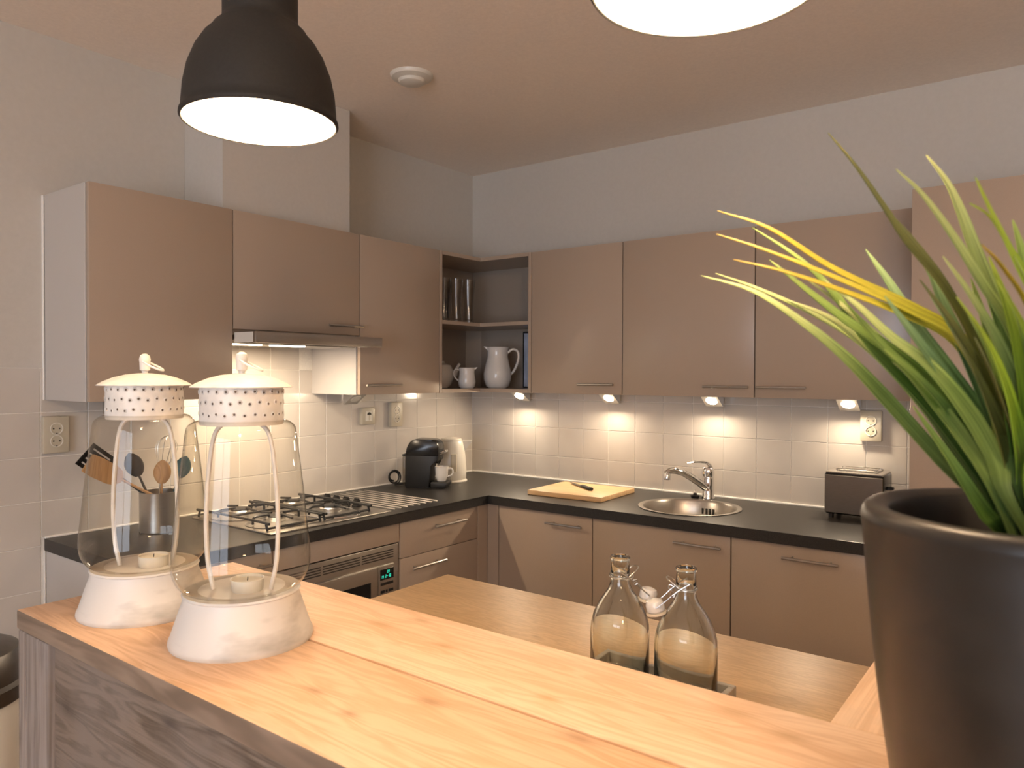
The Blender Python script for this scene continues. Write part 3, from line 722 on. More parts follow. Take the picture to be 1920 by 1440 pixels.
part('bowl', lathe(bmesh.new(), [(0, 0), (.020, 0), (.023, .004), (.031, .030), (.0345, .072), (.0325, .072), (.029, .030), (.019, .008), (0, .007)], 36), 'white_ceramic', cup, False)
cup.rotation_euler = (0, 0, math.radians(-50))
part('handle', handle_loop([(.033, 0, .060), (.048, 0, .062), (.056, 0, .048), (.050, 0, .030), (.029, 0, .022)], .0038), 'white_ceramic', cup, False)
kt = thing('electric_kettle', 'white cordless jug kettle in the corner behind the coffee machine', 'kettle', (-.375, -.175, .910))
kt.rotation_euler = (0, 0, math.radians(-40))
part('body', lathe(bmesh.new(), [(0, .012), (.072, .012), (.076, .020), (.077, .06), (.073, .12), (.066, .18), (.058, .208), (.052, .214), (0, .216)], 40), 'white_plastic', kt, False)
part('base', lathe(bmesh.new(), [(0, 0), (.080, 0), (.082, .006), (.078, .012), (0, .012)], 40), 'white_plastic', kt, False)
part('lid', lathe(bmesh.new(), [(.054, .214), (.050, .224), (.02, .230), (0, .231)], 32), 'white_plastic', kt, False)
part('spout', prism(bmesh.new(), [(.045, .150), (.066, .160), (.108, .212), (.045, .214)], -.020, .020, 'y'), 'white_plastic', kt, False)
part('handle', handle_loop([(-.050, 0, .212), (-.085, 0, .212), (-.104, 0, .190), (-.106, 0, .12), (-.098, 0, .065), (-.070, 0, .055)], .010, 10), 'white_plastic', kt, False)
part('water_gauge', B(-.016, .016, -.0785, -.060, .055, .150, bev=.004), 'cream_plastic', kt, False)

# ------------------------------------------------------------------ things on the corner shelf
ZS, ZS2 = UB+.018, 1.732
pt = thing('water_jug', 'large white ceramic pitcher on the lower corner shelf', 'jug', (-.205, -.345, ZS))
part('body', lathe(bmesh.new(), [(0, .003), (.045, 0), (.060, .012), (.0715, .045), (.073, .075), (.063, .125), (.054, .165), (.054, .195), (.059, .215), (.056, .215), (.050, .195), (.050, .165), (.059, .125), (.068, .07), (.055, .015), (0, .010)], 44), 'white_ceramic', pt, False)
pt.rotation_euler = (0, 0, math.radians(-50))
part('handle', handle_loop([(.050, 0, .185), (.080, 0, .205), (.108, 0, .190), (.108, 0, .145), (.088, 0, .095), (.066, 0, .070)], .0065, 10), 'white_ceramic', pt, False)
part('lip', prism(bmesh.new(), [(-.050, .195), (-.052, .215), (-.074, .219)], -.014, .014, 'y'), 'white_ceramic', pt, False)
cr = thing('milk_jug', 'small white ceramic milk jug on the lower corner shelf', 'jug', (-.365, -.270, ZS))
part('body', lathe(bmesh.new(), [(0, .002), (.032, 0), (.041, .010), (.0455, .035), (.040, .068), (.0385, .085), (.042, .106), (.040, .106), (.036, .085), (.038, .068), (.042, .035), (.034, .010), (0, .008)], 40), 'white_ceramic', cr, False)
cr.rotation_euler = (0, 0, math.radians(-50))
part('handle', handle_loop([(-.037, 0, .094), (-.058, 0, .100), (-.068, 0, .080), (-.060, 0, .055), (-.042, 0, .038)], .004, 8), 'white_ceramic', cr, False)
part('lip', prism(bmesh.new(), [(.032, .088), (.036, .106), (.056, .110)], -.010, .010, 'y'), 'white_ceramic', cr, False)
tpt = thing('teapot', 'round white ceramic teapot half behind the shelf side panel', 'teapot', (-.400, -.107, ZS))
part('body', lathe(bmesh.new(), [(0, .002), (.045, 0), (.066, .018), (.080, .055), (.080, .085), (.062, .120), (.030, .134), (0, .136)], 40), 'white_ceramic', tpt, False)
part('lid', lathe(bmesh.new(), [(.034, .130), (.030, .140), (.008, .146), (.007, .152), (.012, .160), (.008, .168), (0, .169)], 28), 'white_ceramic', tpt, False)
tpt.rotation_euler = (0, 0, math.radians(-25))
part('spout', tube(bmesh.new(), smooth_pts([(.066, 0, .055), (.094, 0, .075), (.104, 0, .105), (.118, 0, .128)], 5), [.015]*6+[.011]*5+[.008]*5, 10), 'white_ceramic', tpt, False)
part('handle', handle_loop([(-.070, 0, .105), (-.104, 0, .110), (-.115, 0, .075), (-.100, 0, .040), (-.074, 0, .035)], .006, 8), 'white_ceramic', tpt, False)
fr = thing('picture_frame', 'small dark-framed print standing at the back of the lower corner shelf', 'picture', (-.045, -.495, ZS))
part('frame', B(-.004, .012, -.100, .100, 0, .302, bev=.001), 'black', fr, False)
part('print', B(-.0052, -.004, -.093, .091, .008, .293), 'paper', fr, False)
gl = [(.0, .003), (.026, 0), (.028, .003), (.0275, .02), (.0235, .075), (.0265, .13), (.033, .205), (.035, .228), (.0340, .228), (.0322, .205), (.0254, .13), (.0222, .075), (.0245, .022), (.0, .018)]
g0 = None
GLB = ('tall clear drinking glass in the front row next to the shelf side panel', 'tall clear drinking glass in the middle of the front row of glasses',
       'tall clear drinking glass at the inner end of the front row of glasses', 'tall clear drinking glass of the back row next to the shelf side panel',
       'tall clear drinking glass of the back row towards the room corner')
for i, (x, y) in enumerate(((-.457, -.194), (-.388, -.217), (-.319, -.240), (-.452, -.112), (-.372, -.132))):
    if g0 is None:
        g0 = single('tall_glass', lathe(bmesh.new(), gl, 28), 'tglass', GLB[0], 'glass', (x, y, ZS2), 'tall glasses on the upper corner shelf')
    else:
        o = g0.copy(); COL.objects.link(o); o.location = (x, y, ZS2); o['label'] = GLB[i]

# ------------------------------------------------------------------ utensil pot on the worktop behind the lanterns
UX, UY = -1.945, -.185
uh = thing('utensil_holder', 'steel utensil holder on the worktop beside the hob', 'holder', (UX, UY, .910))
part('cylinder', lathe(bmesh.new(), [(0, 0), (.060, 0), (.063, .004), (.063, .138), (.0640, .142), (.0612, .142), (.0605, .006), (0, .005)], 40), 'steel', uh, False)
def utensil(name, label, base, tip, head, mt, hm, cat):
    """shaft from its lower end inside the holder to `tip` (room coordinates), head set on the tip"""
    t = thing(name, label, cat, (UX, UY, .915), 'cooking utensils in the steel holder')
    o = Vector((UX, UY, .915)); a = Vector(base)-o; b = Vector(tip)-o; d = (b-a).normalized()
    part('shaft', tube(bmesh.new(), [a, a+(b-a)*.5, b], [.0048, .0048, .0042], 8), mt, t, False)
    part('head', head(b, d), hm, t, False)
    return t
def flat_head(L_, W_, slots=False, th=.004):
    def f(b, d):
        bm = bmesh.new(); view = Vector((-.46, -.86, .19)).normalized()
        s = d.cross(view).normalized(); n_ = s.cross(d)
        prof = [(-.01, .25), (.10, .75), (.3, .95), (.7, 1.0), (.97, .92), (1.0, .85)]
        if not slots:
            rows = [[bm.verts.new(b + d*L_*u + s*W_/2*wv*sg + n_*th/2*k) for sg, k in ((-1, -1), (1, -1), (1, 1), (-1, 1))] for u, wv in prof]
            for p, q in zip(rows, rows[1:]):
                for k in range(4): bm.faces.new((p[k], p[(k+1) % 4], q[(k+1) % 4], q[k]))
            bm.faces.new(rows[0]); bm.faces.new(rows[-1][::-1])
        else:
            def bar(u0, u1, v0, v1):
                vv = [bm.verts.new(b + d*L_*u + s*W_*v_ + n_*th/2*k) for k in (-1, 1) for u, v_ in ((u0, v0), (u1, v0), (u1, v1), (u0, v1))]
                for q in ((3,2,1,0),(4,5,6,7),(0,1,5,4),(1,2,6,5),(2,3,7,6),(3,0,4,7)): bm.faces.new([vv[i] for i in q])
            bar(-.01, .28, -.22, .22); bar(.2, .34, -.5, .5); bar(.9, 1.0, -.5, .5)
            for i in range(5): bar(.3, .95, -.5+.212*i, -.5+.212*i+.15)
        return bm
    return f
def spoon_head(L_, W_):
    def f(b, d):
        bm = bmesh.new(); view = Vector((-.46, -.86, .19)).normalized()
        s = d.cross(view).normalized(); n_ = s.cross(d); rows = []
        for i in range(11):
            u = i/10; wv = max(.02, math.sin(math.pi*min(1, .06+u*.94))**.6); 
            rows.append([bm.verts.new(b + d*L_*u + s*W_/2*wv*math.cos(a) + n_*.007*wv*math.sin(a)) for a in [2*math.pi*k/14 for k in range(14)]])
        for p, q in zip(rows, rows[1:]):
            for k in range(14): bm.faces.new((p[k], p[(k+1) % 14], q[(k+1) % 14], q[k]))
        bm.faces.new(rows[0]); bm.faces.new(rows[-1][::-1]); return bm
    return f
def whisk_head(L_, W_):
    def f(b, d):
        bm = bmesh.new(); s = d.orthogonal().normalized()
        for k in range(5):
            q = (Matrix.Rotation(math.pi*k/5, 3, d) @ s)
            tube(bm, smooth_pts([b, b+d*L_*.35+q*W_*.38, b+d*L_*.75+q*W_*.5, b+d*L_, b+d*L_*.75-q*W_*.5, b+d*L_*.35-q*W_*.38, b], 4), .0008, 5)
        return bm
    return f
utensil('spatula', 'black slotted turner leaning out of the steel holder', (-1.8945, -.1600, .9730), (-2.0850, -.1600, 1.1260), flat_head(.125, .085, True), 'black', 'black', 'spatula')
utensil('wooden_spatula', 'flat wooden spatula leaning out of the steel holder below the slotted turner', (-1.8945, -.2090, .9912), (-2.0850, -.2090, 1.1097), flat_head(.130, .070, False, .006), 'spoon', 'spoon', 'spatula')
utensil('wooden_spoon', 'round wooden spoon standing upright in the steel holder', (-1.9440, -.1895, .9160), (-1.9360, -.1895, 1.0780), spoon_head(.085, .058), 'spoon', 'spoon', 'spoon')
utensil('whisk', 'steel wire whisk standing in the steel holder', (-1.9400, -.1390, .9160), (-1.9050, -.1390, 1.1150), whisk_head(.13, .070), 'steel', 'steel', 'whisk')
utensil('serving_spoon', 'dark teal serving spoon leaning in the steel holder beside the whisk', (-1.9640, -.2290, .9160), (-1.8930, -.2270, 1.0980), spoon_head(.080, .055), 'teal', 'teal', 'spoon')
utensil('ladle', 'black cooking spoon standing in the steel holder', (-1.9230, -.1745, .9160), (-2.0090, -.1745, 1.1120), spoon_head(.09, .060), 'black', 'black', 'spoon')

# ------------------------------------------------------------------ waste bin
bn = thing('waste_bin', 'white round waste bin with a dark metal lid beside the kitchen run', 'bin', (-2.67, -.55, 0))
part('body', lathe(bmesh.new(), [(0, .005), (.148, 0), (.152, .01), (.158, .655), (0, .655)], 48), 'binbody', bn, False)
part('collar', lathe(bmesh.new(), [(.158, .650), (.166, .656), (.166, .690), (.158, .700), (0, .700)], 48), 'binlid', bn, False)
part('lid', lathe(bmesh.new(), [(.158, .700), (.156, .745), (.146, .772), (.120, .784), (0, .790)], 48), 'binlid', bn, False)

# ------------------------------------------------------------------ island: rustic bar of reclaimed boards and oak worktop
BX, BY = -2.65, -2.00
def kl(*pts): return tuple((y-BY, x-BX, s) for x, y, s in pts)
pine_d, pine_l = (0.64, 0.385, 0.21), (0.86, 0.585, 0.385)
M['board_near'] = wood('pine_board_near', pine_d, pine_l, 'y', kl((-2.742, -1.719, .020), (-2.775, -1.55, .013), (-2.750, -2.072, .009), (-2.765, -2.150, .007), (-2.690, -2.20, .010), (-2.66, -2.38, .012), (-2.74, -2.50, .012)),
                       grain=22, rough=.5, bump=.12, seed=3.1, kcol=(.33, .17, .075), ulen=2.2)
M['board_far'] = wood('pine_board_far', (0.70, 0.435, 0.255), (0.88, 0.625, 0.43), 'y', kl((-2.542, -1.959, .013), (-2.493, -1.996, .009), (-2.550, -2.095, .011), (-2.506, -2.482, .014), (-2.524, -2.548, .010), (-2.60, -2.30, .008)),
                      grain=24, rough=.5, bump=.12, seed=9.7, kcol=(.50, .28, .12), ulen=2.2)
M['board_return'] = wood('pine_board_return', (0.66, 0.42, 0.25), (0.84, 0.59, 0.40), 'x', (), grain=24, rough=.5, bump=.12, seed=5.5, wear=(0.42, 0.37, 0.31), wear_amt=.35)
M['plank'] = wood('plank_weathered', (0.085, 0.058, 0.038), (0.215, 0.165, 0.128), 'y', ((0.38, .80, .016), (0.2, .62, .02), (0.10, .86, .010), (-0.05, .74, .014), (0.33, .97, .010)), grain=16, rough=.72, bump=.7, wear=(0.23, 0.195, 0.175), wear_amt=.45, seed=1.7, kcol=(.035, .022, .016), contrast=1.25, ulen=2.0)
M['post'] = wood('post_weathered', (0.12, 0.09, 0.07), (0.26, 0.22, 0.195), 'z', (), grain=20, rough=.75, bump=.45, wear=(0.27, 0.25, 0.25), wear_amt=.6, seed=4.2)
XN, XM0, XM1, XF = -2.842, -2.6485, -2.6450, -2.464
YL, YR = -1.458, -2.952
bar = thing('breakfast_bar', 'raised rustic breakfast bar of reclaimed scaffold boards', 'bar', (BX, BY, 0))
def rough_board(x0, x1, y0, y1, z0, z1, n=14, bev=.003, jit=.0008):
    bm = box(bmesh.new(), x0, x1, y0, y1, z0, z1)
    return_edges = [e for e in bm.edges]
    bmesh.ops.bevel(bm, geom=return_edges, offset=bev, segments=2, affect='EDGES', profile=.5)
    return bm
M['edge'] = wood('board_edge_weathered', (0.13, 0.09, 0.06), (0.30, 0.22, 0.16), 'y', (), grain=30, rough=.7, bump=.3, seed=2.2)
tb = part('top_board', rough_board(XN, XM0, YR, YL, 1.070, 1.100), 'board_near', bar)
tb.data.materials.append(M['edge'])                     # grey, unsanded long edge and end
for p_ in tb.data.polygons:
    if p_.normal.x < -.8 or p_.normal.z < -.3 or p_.normal.y > .8: p_.material_index = 1
part('top_board', rough_board(XM1, XF, YR, YL, 1.070, 1.100), 'board_far', bar)
part('return_board', rough_board(XF+.003, -1.83, -2.770, -2.572, 1.068, 1.0985), 'board_return', bar)
part('return_board', rough_board(XF+.003, -1.83, YR, -2.773, 1.068, 1.0985), 'board_return', bar)
part('side_board', rough_board(-2.841, -2.66, -1.489, -1.461, 0, 1.070), 'post', bar)
part('post', rough_board(-2.8415, -2.806, -1.572, -1.490, 0, 1.070), 'post', bar)
part('post', rough_board(-2.8415, -2.806, YR+.005, YR+.10, 0, 1.070), 'post', bar)
for k in range(6):
    zt = 1.068 - .1965*k; zb = max(0.0, zt-.194)
    part('plank', rough_board(-2.834, -2.806, YR+.102, -1.574, zb, zt, bev=.0035), 'plank', bar)
part('back_board', B(-2.500, -2.470, -2.572, -1.465, .9355, 1.070, bev=.002), 'board_far', bar)
part('side_board', rough_board(-2.659, -2.508, -1.489, -1.461, 0, 1.070), 'post', bar)
part('return_support', B(-2.470, -1.835, -2.606, -2.576, .9355, 1.068, bev=.002), 'board_return', bar)
part('end_board', rough_board(-2.800, -1.84, YR+.005, YR+.033, 0, 1.068), 'post', bar)
dk = bmesh.new(); box(dk, -.345, .345, -.583, .583, -.038, 0, bev=.002, seg=2)
single('island_worktop', dk, 'desk', 'light oak island worktop behind the raised bar', 'worktop', (-2.160, -2.024, .935))
ib = thing('island_cabinet', 'island base cabinet below the oak worktop', 'cabinet', (-2.16, -2.03, 0))
part('body', B(-2.49, -1.86, -2.60, -1.48, .10, .897), 'cab_in', ib)
part('plinth', B(-2.45, -1.92, -2.58, -1.50, 0, .10), 'cab', ib)
for i in range(2): part('door', B(-1.860, -1.841, -2.598+.56*i, -2.042+.56*i, .105, .893, bev=.0015), 'cab', ib)

# ------------------------------------------------------------------ lanterns
def lantern(label, loc, rz):
    t = thing('lantern', label, 'lantern', loc, None, rz)
    part('base', lathe(bmesh.new(), [(.0, .004), (.090, .002), (.0955, .0), (.0965, .003), (.096, .007), (.0935, .012), (.0775, .060), (.0768, .066), (.079, .068), (.0775, .0705), (.070, .0685), (0, .066)], 64), 'lantern', t, False)
    g = [(.058, .0715), (.072, .0725), (.0825, .079), (.0895, .091), (.0925, .105), (.0922, .122), (.0895, .150), (.0825, .215), (.0765, .265), (.0735, .290), (.0700, .299), (.062, .3045), (.053, .3065)]
    part('glass_globe', lathe(bmesh.new(), smooth2(g, 4), 64), 'glass', t, False, label='clear glass globe')
    part('collar', lathe(bmesh.new(), [(.0545, .304), (.0552, .300), (.0560, .304), (.0555, .350), (.0545, .356), (.0535, .350), (.0538, .306)], 56, close=True), 'lantern_clean', t, False)
    bm = bmesh.new(); bu = bmesh.new()
    for row, z in enumerate((.346, .331, .315)):
        n = 27
        for i in range(n):
            a = 2*math.pi*(i+.5*(row % 2))/n + .02*math.sin(i*7+row); zz = z+.0012*math.sin(i*3.3+row)
            c = Vector((.0556*math.cos(a), .0556*math.sin(a), zz)); n_ = Vector((math.cos(a), math.sin(a), 0)); s = Vector((-math.sin(a), math.cos(a), 0)); u = Vector((0, 0, 1))
            ring = [[m_.verts.new(c + n_*h + (s*math.cos(2*math.pi*k/8)+u*math.sin(2*math.pi*k/8))*r) for k in range(8)] for m_, h, r in ((bu, -.0005, .0042), (bu, .0010, .0024), (bu, .0004, .0016))]
            for p, q in zip(ring, ring[1:]):
                for k in range(8): bu.faces.new((p[k], p[(k+1) % 8], q[(k+1) % 8], q[k]))
            d_ = [bm.verts.new(c + n_*.0006 + (s*math.cos(2*math.pi*k/8)+u*math.sin(2*math.pi*k/8))*.0017) for k in range(8)]; bm.faces.new(d_)
    part('punched_rims', bu, 'lantern', t, False); part('punched_holes', bm, mat('painted_hole_shade', (.10, .07, .05), .8), t, False)  # discs coloured dark in place of the shade inside the holes
    part('cap', lathe(bmesh.new(), [(.0680, .3515), (.0682, .3525), (.060, .3575), (.045, .3640), (.028, .3685), (.010, .3705), (0, .3708), (0, .3690), (.028, .3665), (.045, .3615), (.060, .3550), (.0672, .3515)], 56, close=False), 'lantern_clean', t, False, label='domed white metal cap')
    k = part('knob', lathe(bmesh.new(), [(.0045, .370), (.0045, .374), (.0075, .376), (.0078, .388), (.0085, .392), (.0070, .398), (.003, .401), (0, .4015)], 24), 'lantern_clean', t, False)
    # carrying ring drooping to one side of the knob
    ring = []
    for i in range(28):
        a = 2*math.pi*i/28; u_ = .0135*(1+math.cos(a)); 
        ring.append((u_*1.15-.003, .012*math.sin(a), .390-u_*.56))
    part('ring', tube(bmesh.new(), ring, .0016, 6, closed=True), 'lantern_clean', k, False)
    for sg in (-1, 1):
        part('wire', tube(bmesh.new(), smooth_pts([(sg*.022, 0, .304), (sg*.038, 0, .285), (sg*.046, 0, .235), (sg*.050, 0, .17), (sg*.048, 0, .11), (sg*.040, 0, .0680)], 6), .0033, 8), 'lantern_clean', t, False, label='bowed white wire inside the globe')
    return t
def smooth2(g, k):
    return [(max(p.x, 0), p.z) for p in smooth_pts([(a, 0, b) for a, b in g], k)]
VA = math.radians(-52)            # wires lie across the line of sight
lantern('white metal lantern with glass globe, nearest to the plain middle of the bar', (-2.699, -1.848, 1.100), VA)
lantern('white metal lantern with glass globe at the outer end of the bar', (-2.716, -1.612, 1.100), VA)
for (x, y, z), lb in (((-2.694, -1.853, 1.1665), 'tealight inside the lantern at the middle of the bar'), ((-2.706, -1.618, 1.1665), 'tealight inside the lantern at the outer end of the bar')):
    c = thing('tealight', lb, 'candle', (x, y, z), 'tealights in the lanterns')
    part('cup', lathe(bmesh.new(), [(0, 0), (.0205, 0), (.0215, .002), (.0222, .0165), (.0230, .0172), (.0214, .0172), (.0208, .003), (0, .002)], 36), 'white_plastic', c, False)
    part('wax', lathe(bmesh.new(), [(.0209, .003), (.0209, .0140), (.006, .0135), (0, .0135)], 32), 'wax', c, False)
    part('wick', tube(bmesh.new(), [(0, 0, .013), (.0005, 0, .019)], .0007, 5), 'dark_hole', c, False)

# ------------------------------------------------------------------ bottles in their crate tray
tr = thing('bottle_tray', 'small whitewashed wooden tray holding the two swing-top bottles', 'tray', (-2.180, -2.222, .935))
M['tray'] = wood('whitewashed_wood', (0.44, 0.40, 0.33), (0.66, 0.63, 0.56), 'y', (), grain=26, rough=.7, bump=.3, wear=(.34, .31, .26), wear_amt=.4)
part('bottom_board', B(-.054, .054, -.118, .118, 0, .008, bev=.001), 'tray', tr, False)
for sx in (-1, 1): part('side_board', B(*sorted((sx*.052, sx*.062)), -.121, .121, 0, .030, bev=.0012), 'tray', tr, False)
for sy in (-1, 1): part('end_board', B(-.052, .052, *sorted((sy*.111, sy*.121)), 0, .030, bev=.0012), 'tray', tr, False)
def bottle(label, loc, rz):
    t = thing('swing_top_bottle', label, 'bottle', loc, None, rz)
    outer = [(.0, .004), (.040, .0015), (.046, .003), (.0495, .010), (.0500, .020), (.0500, .092), (.0490, .105), (.0450, .121), (.0370, .138), (.0280, .152), (.0205, .163), (.0170, .172), (.0158, .180), (.0162, .1845), (.0178, .187), (.0172, .190), (.0160, .192), (.0155, .210), (.0165, .214), (.0172, .2165), (.0160, .219), (.0130, .2195)]
    inner = [(.0125, .216), (.0120, .190), (.0130, .172), (.0165, .162), (.0245, .150), (.0335, .136), (.0415, .119), (.0455, .104), (.0465, .092), (.0465, .018), (.043, .011), (0, .010)]
    part('glass_body', lathe(bmesh.new(), outer+inner, 56), 'bglass', t, False, label='clear glass bottle body')
    bm = bmesh.new()
    tube(bm, [(.0178*math.cos(a), .0178*math.sin(a), .1845) for a in [2*math.pi*i/24 for i in range(24)]], .0010, 5, closed=True)
    # two side loops, then the bail running down to the stopper
    for sg in (-1, 1):
        tube(bm, smooth_pts([(-.004, sg*.0185, .196), (.010, sg*.0190, .1875), (.0235, sg*.0180, .1765), (.034, sg*.0165, .1665), (.048, sg*.0150, .1545)], 4), .0010, 5)
        tube(bm, smooth_pts([(.0185, sg*.0185, .1815), (.0245, sg*.020, .184), (.0265, sg*.019, .178), (.0215, sg*.0185, .1745), (.0185, sg*.0185, .1795)], 3), .0009, 5)
    tube(bm, smooth_pts([(.012, .0185, .188), (.026, .014, .1985), (.031, 0, .2005), (.026, -.014, .1985), (.012, -.0185, .188)], 5), .0010, 5)
    tube(bm, [(.048, -.0152, .1545), (.048, .0152, .1545)], .0010, 5)
    part('wire_bail', bm, 'steel', t, False)
    # stopper drawn upright around z, then tipped
    st = lathe(bmesh.new(), [(0, -.010), (.0125, -.010), (.0150, -.007), (.0150, .003), (.0125, .008), (.006, .0105), (0, .011)], 28)
    wa = lathe(bmesh.new(), [(.0085, -.016), (.0165, -.0135), (.0165, -.0105), (.0085, -.010)], 28, close=True)
    Mx = Matrix.Translation((.049, 0, .1545)) @ Matrix.Rotation(math.radians(12), 4, 'Y')
    for b_ in (st, wa): bmesh.ops.transform(b_, matrix=Mx, verts=b_.verts)
    s = part('stopper', st, 'white_ceramic', t, False, label='white ceramic swing stopper')
    part('washer', wa, 'rubber', s, False)
    return t
AZ = math.degrees(math.atan2(Rv.y, Rv.x))
bottle('clear swing-top bottle with its stopper hanging towards the other bottle, nearer the hob', (-2.180, -2.1620, .943), math.radians(AZ+2))
bottle('clear swing-top bottle with its stopper hanging towards the other bottle, nearer the plant', (-2.180, -2.282, .943), math.radians(AZ+180-8))

# ------------------------------------------------------------------ pendant lamps
def pendant(label, loc):
    t = thing('pendant_lamp', label, 'lamp', loc, 'pendant lamps over the bar')
    out = [(.1095, .000), (.1115, .003), (.1110, .007), (.1085, .010), (.1080, .020), (.1060, .045), (.1005, .072), (.0905, .098), (.0790, .117), (.0690, .128), (.0655, .134), (.0600, .139), (.0545, .145), (.0530, .152), (.0530, .235), (.050, .240), (.020, .246), (.0, .246)]
    inn = [(.0, .140), (.045, .138), (.060, .130), (.0760, .114), (.0870, .096), (.0975, .070), (.1030, .044), (.1050, .020), (.1060, .004), (.1070, .001)]
    part('shade', lathe(bmesh.new(), out, 72), 'shade', t, False, label='charcoal rubber bell shade', ang=60)
    part('lining', lathe(bmesh.new(), inn, 72), 'shade_in', t, False, label='white inside of the shade', ang=60)
    part('rim', lathe(bmesh.new(), [(.1070, .001), (.1083, -.0005), (.1095, .000)], 72), 'shade', t, False)
    part('bulb', lathe(bmesh.new(), [(0, .030)]+[(.045*math.cos(a), .075+.045*math.sin(a)) for a in [math.radians(-80+10*i) for i in range(15)]]+[(.016, .124), (.014, .136), (0, .137)], 32), 'bulb', t, False, label='large lit opal bulb')
    part('cord', tube(bmesh.new(), [(0, 0, .244), (0, 0, ZC-loc[2]-.02)], .0035, 8), 'black', t, False)
    part('ceiling_cup', lathe(bmesh.new(), [(0, -.035), (.03, -.035), (.05, -.02), (.052, 0), (0, 0)], 32, (0, 0, ZC-loc[2])), 'shade', t, False)
    return t
pendant('charcoal bell pendant lamp above the lanterns', (-2.650, -1.821, 1.836))
pendant('charcoal bell pendant lamp above the plant end of the bar', (-2.634, -2.500, 1.836))
# opal globe added out of view behind the camera to warm the room
gl_ = thing('fill_globe_lamp', 'added opal globe fill lamp in the unseen area beyond the bar', 'lamp', (-4.70, -4.50, 2.36))
part('globe', lathe(bmesh.new(), [(0, -.17)]+[(.17*math.cos(a), .17*math.sin(a)) for a in [math.radians(-80+10*i) for i in range(16)]]+[(.05, .163)], 40), emit('fill_globe_glow', (1.0, 0.70, 0.42), FILL_GLOBE_W/ (math.pi*4*math.pi*.17**2)), gl_, False)
part('cap', lathe(bmesh.new(), [(.055, .155), (.055, .185), (.01, .195), (0, .195)], 24), 'black', gl_, False)
part('cord', tube(bmesh.new(), [(0, 0, .19), (0, 0, ZC-2.36-.02)], .0035, 8), 'black', gl_, False)
part('ceiling_cup', lathe(bmesh.new(), [(0, -.03), (.03, -.03), (.05, -.015), (.052, 0), (0, 0)], 24, (0, 0, ZC-2.36)), 'black', gl_, False)

# ------------------------------------------------------------------ potted grass plant
PX, PY = -2.632, -2.762
pp = thing('potted_plant', 'charcoal pot with tall green grass-like leaves on the bar', 'plant', (PX, PY, 1.100))
part('pot', lathe(bmesh.new(), smooth2([(.080, .0), (.088, .004), (.092, .012), (.100, .06), (.110, .13), (.117, .20), (.1215, .252), (.1225, .262), (.1195, .2695), (.112, .2715), (.1045, .2685), (.1015, .262), (.0985, .23), (.093, .19)], 3), 72), 'pot', pp, False, label='charcoal ceramic pot with thick rounded rim', ang=60)
part('pot_floor', lathe(bmesh.new(), [(0, .001), (.081, .001)], 48), 'pot', pp, False)
part('soil', lathe(bmesh.new(), [(0, .205), (.04, .204), (.096, .198)], 40), 'soil', pp, False)
def leaf_mat(name, root, mid, tip):
    mt = bpy.data.materials.new(name); mt.use_nodes = True; b = mt.node_tree.nodes['Principled BSDF']
    uv = N(mt, 'ShaderNodeUVMap'); uv.uv_map = 'UVMap'; sp = N(mt, 'ShaderNodeSeparateXYZ'); L(mt, uv.outputs[0], sp.inputs[0])
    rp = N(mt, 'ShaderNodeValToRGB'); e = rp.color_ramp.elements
    e[0].position = 0.0; e[0].color = (*root, 1); e[1].position = 1.0; e[1].color = (*tip, 1)  # root tone also darkened for the deep shade low in the plant
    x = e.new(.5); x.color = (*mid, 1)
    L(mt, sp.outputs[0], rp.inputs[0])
    cb = N(mt, 'ShaderNodeCombineXYZ'); L(mt, math_node(mt, 'MULTIPLY', sp.outputs[0], 1.5), cb.inputs[0]); L(mt, math_node(mt, 'MULTIPLY', sp.outputs[1], 5.0), cb.inputs[1])
    nz = N(mt, 'ShaderNodeTexNoise'); nz.inputs['Scale'].default_value = 2.0; nz.inputs['Detail'].default_value = 2; L(mt, cb.outputs[0], nz.inputs['Vector'])
    mx = N(mt, 'ShaderNodeMix', data_type='RGBA', blend_type='MULTIPLY'); mx.inputs[0].default_value = .75
    L(mt, rp.outputs[0], mx.inputs[6])
    r2 = N(mt, 'ShaderNodeValToRGB'); r2.color_ramp.elements[0].position = .35; r2.color_ramp.elements[0].color = (.34, .40, .30, 1); r2.color_ramp.elements[1].position = .62; r2.color_ramp.elements[1].color = (1, 1, 1, 1)
    L(mt, nz.outputs[0], r2.inputs[0]); L(mt, r2.outputs[0], mx.inputs[7])
    L(mt, mx.outputs[2], b.inputs['Base Color']); b.inputs['Roughness'].default_value = .5
    tl = N(mt, 'ShaderNodeBsdfTranslucent'); L(mt, mx.outputs[2], tl.inputs[0])
    ms = N(mt, 'ShaderNodeMixShader'); ms.inputs[0].default_value = .3
    L(mt, b.outputs[0], ms.inputs[1]); L(mt, tl.outputs[0], ms.inputs[2]); L(mt, ms.outputs[0], mt.node_tree.nodes['Material Output'].inputs[0])
    return mt
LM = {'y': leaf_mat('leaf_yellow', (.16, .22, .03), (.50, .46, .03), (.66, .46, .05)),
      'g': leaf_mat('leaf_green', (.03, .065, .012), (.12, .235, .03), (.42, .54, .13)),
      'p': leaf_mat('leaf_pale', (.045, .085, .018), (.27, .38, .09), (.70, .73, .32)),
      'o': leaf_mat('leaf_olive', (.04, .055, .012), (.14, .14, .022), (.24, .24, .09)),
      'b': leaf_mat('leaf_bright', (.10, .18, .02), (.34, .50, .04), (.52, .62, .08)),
      'c': leaf_mat('leaf_cool', (.03, .07, .02), (.12, .25, .07), (.42, .56, .26))}
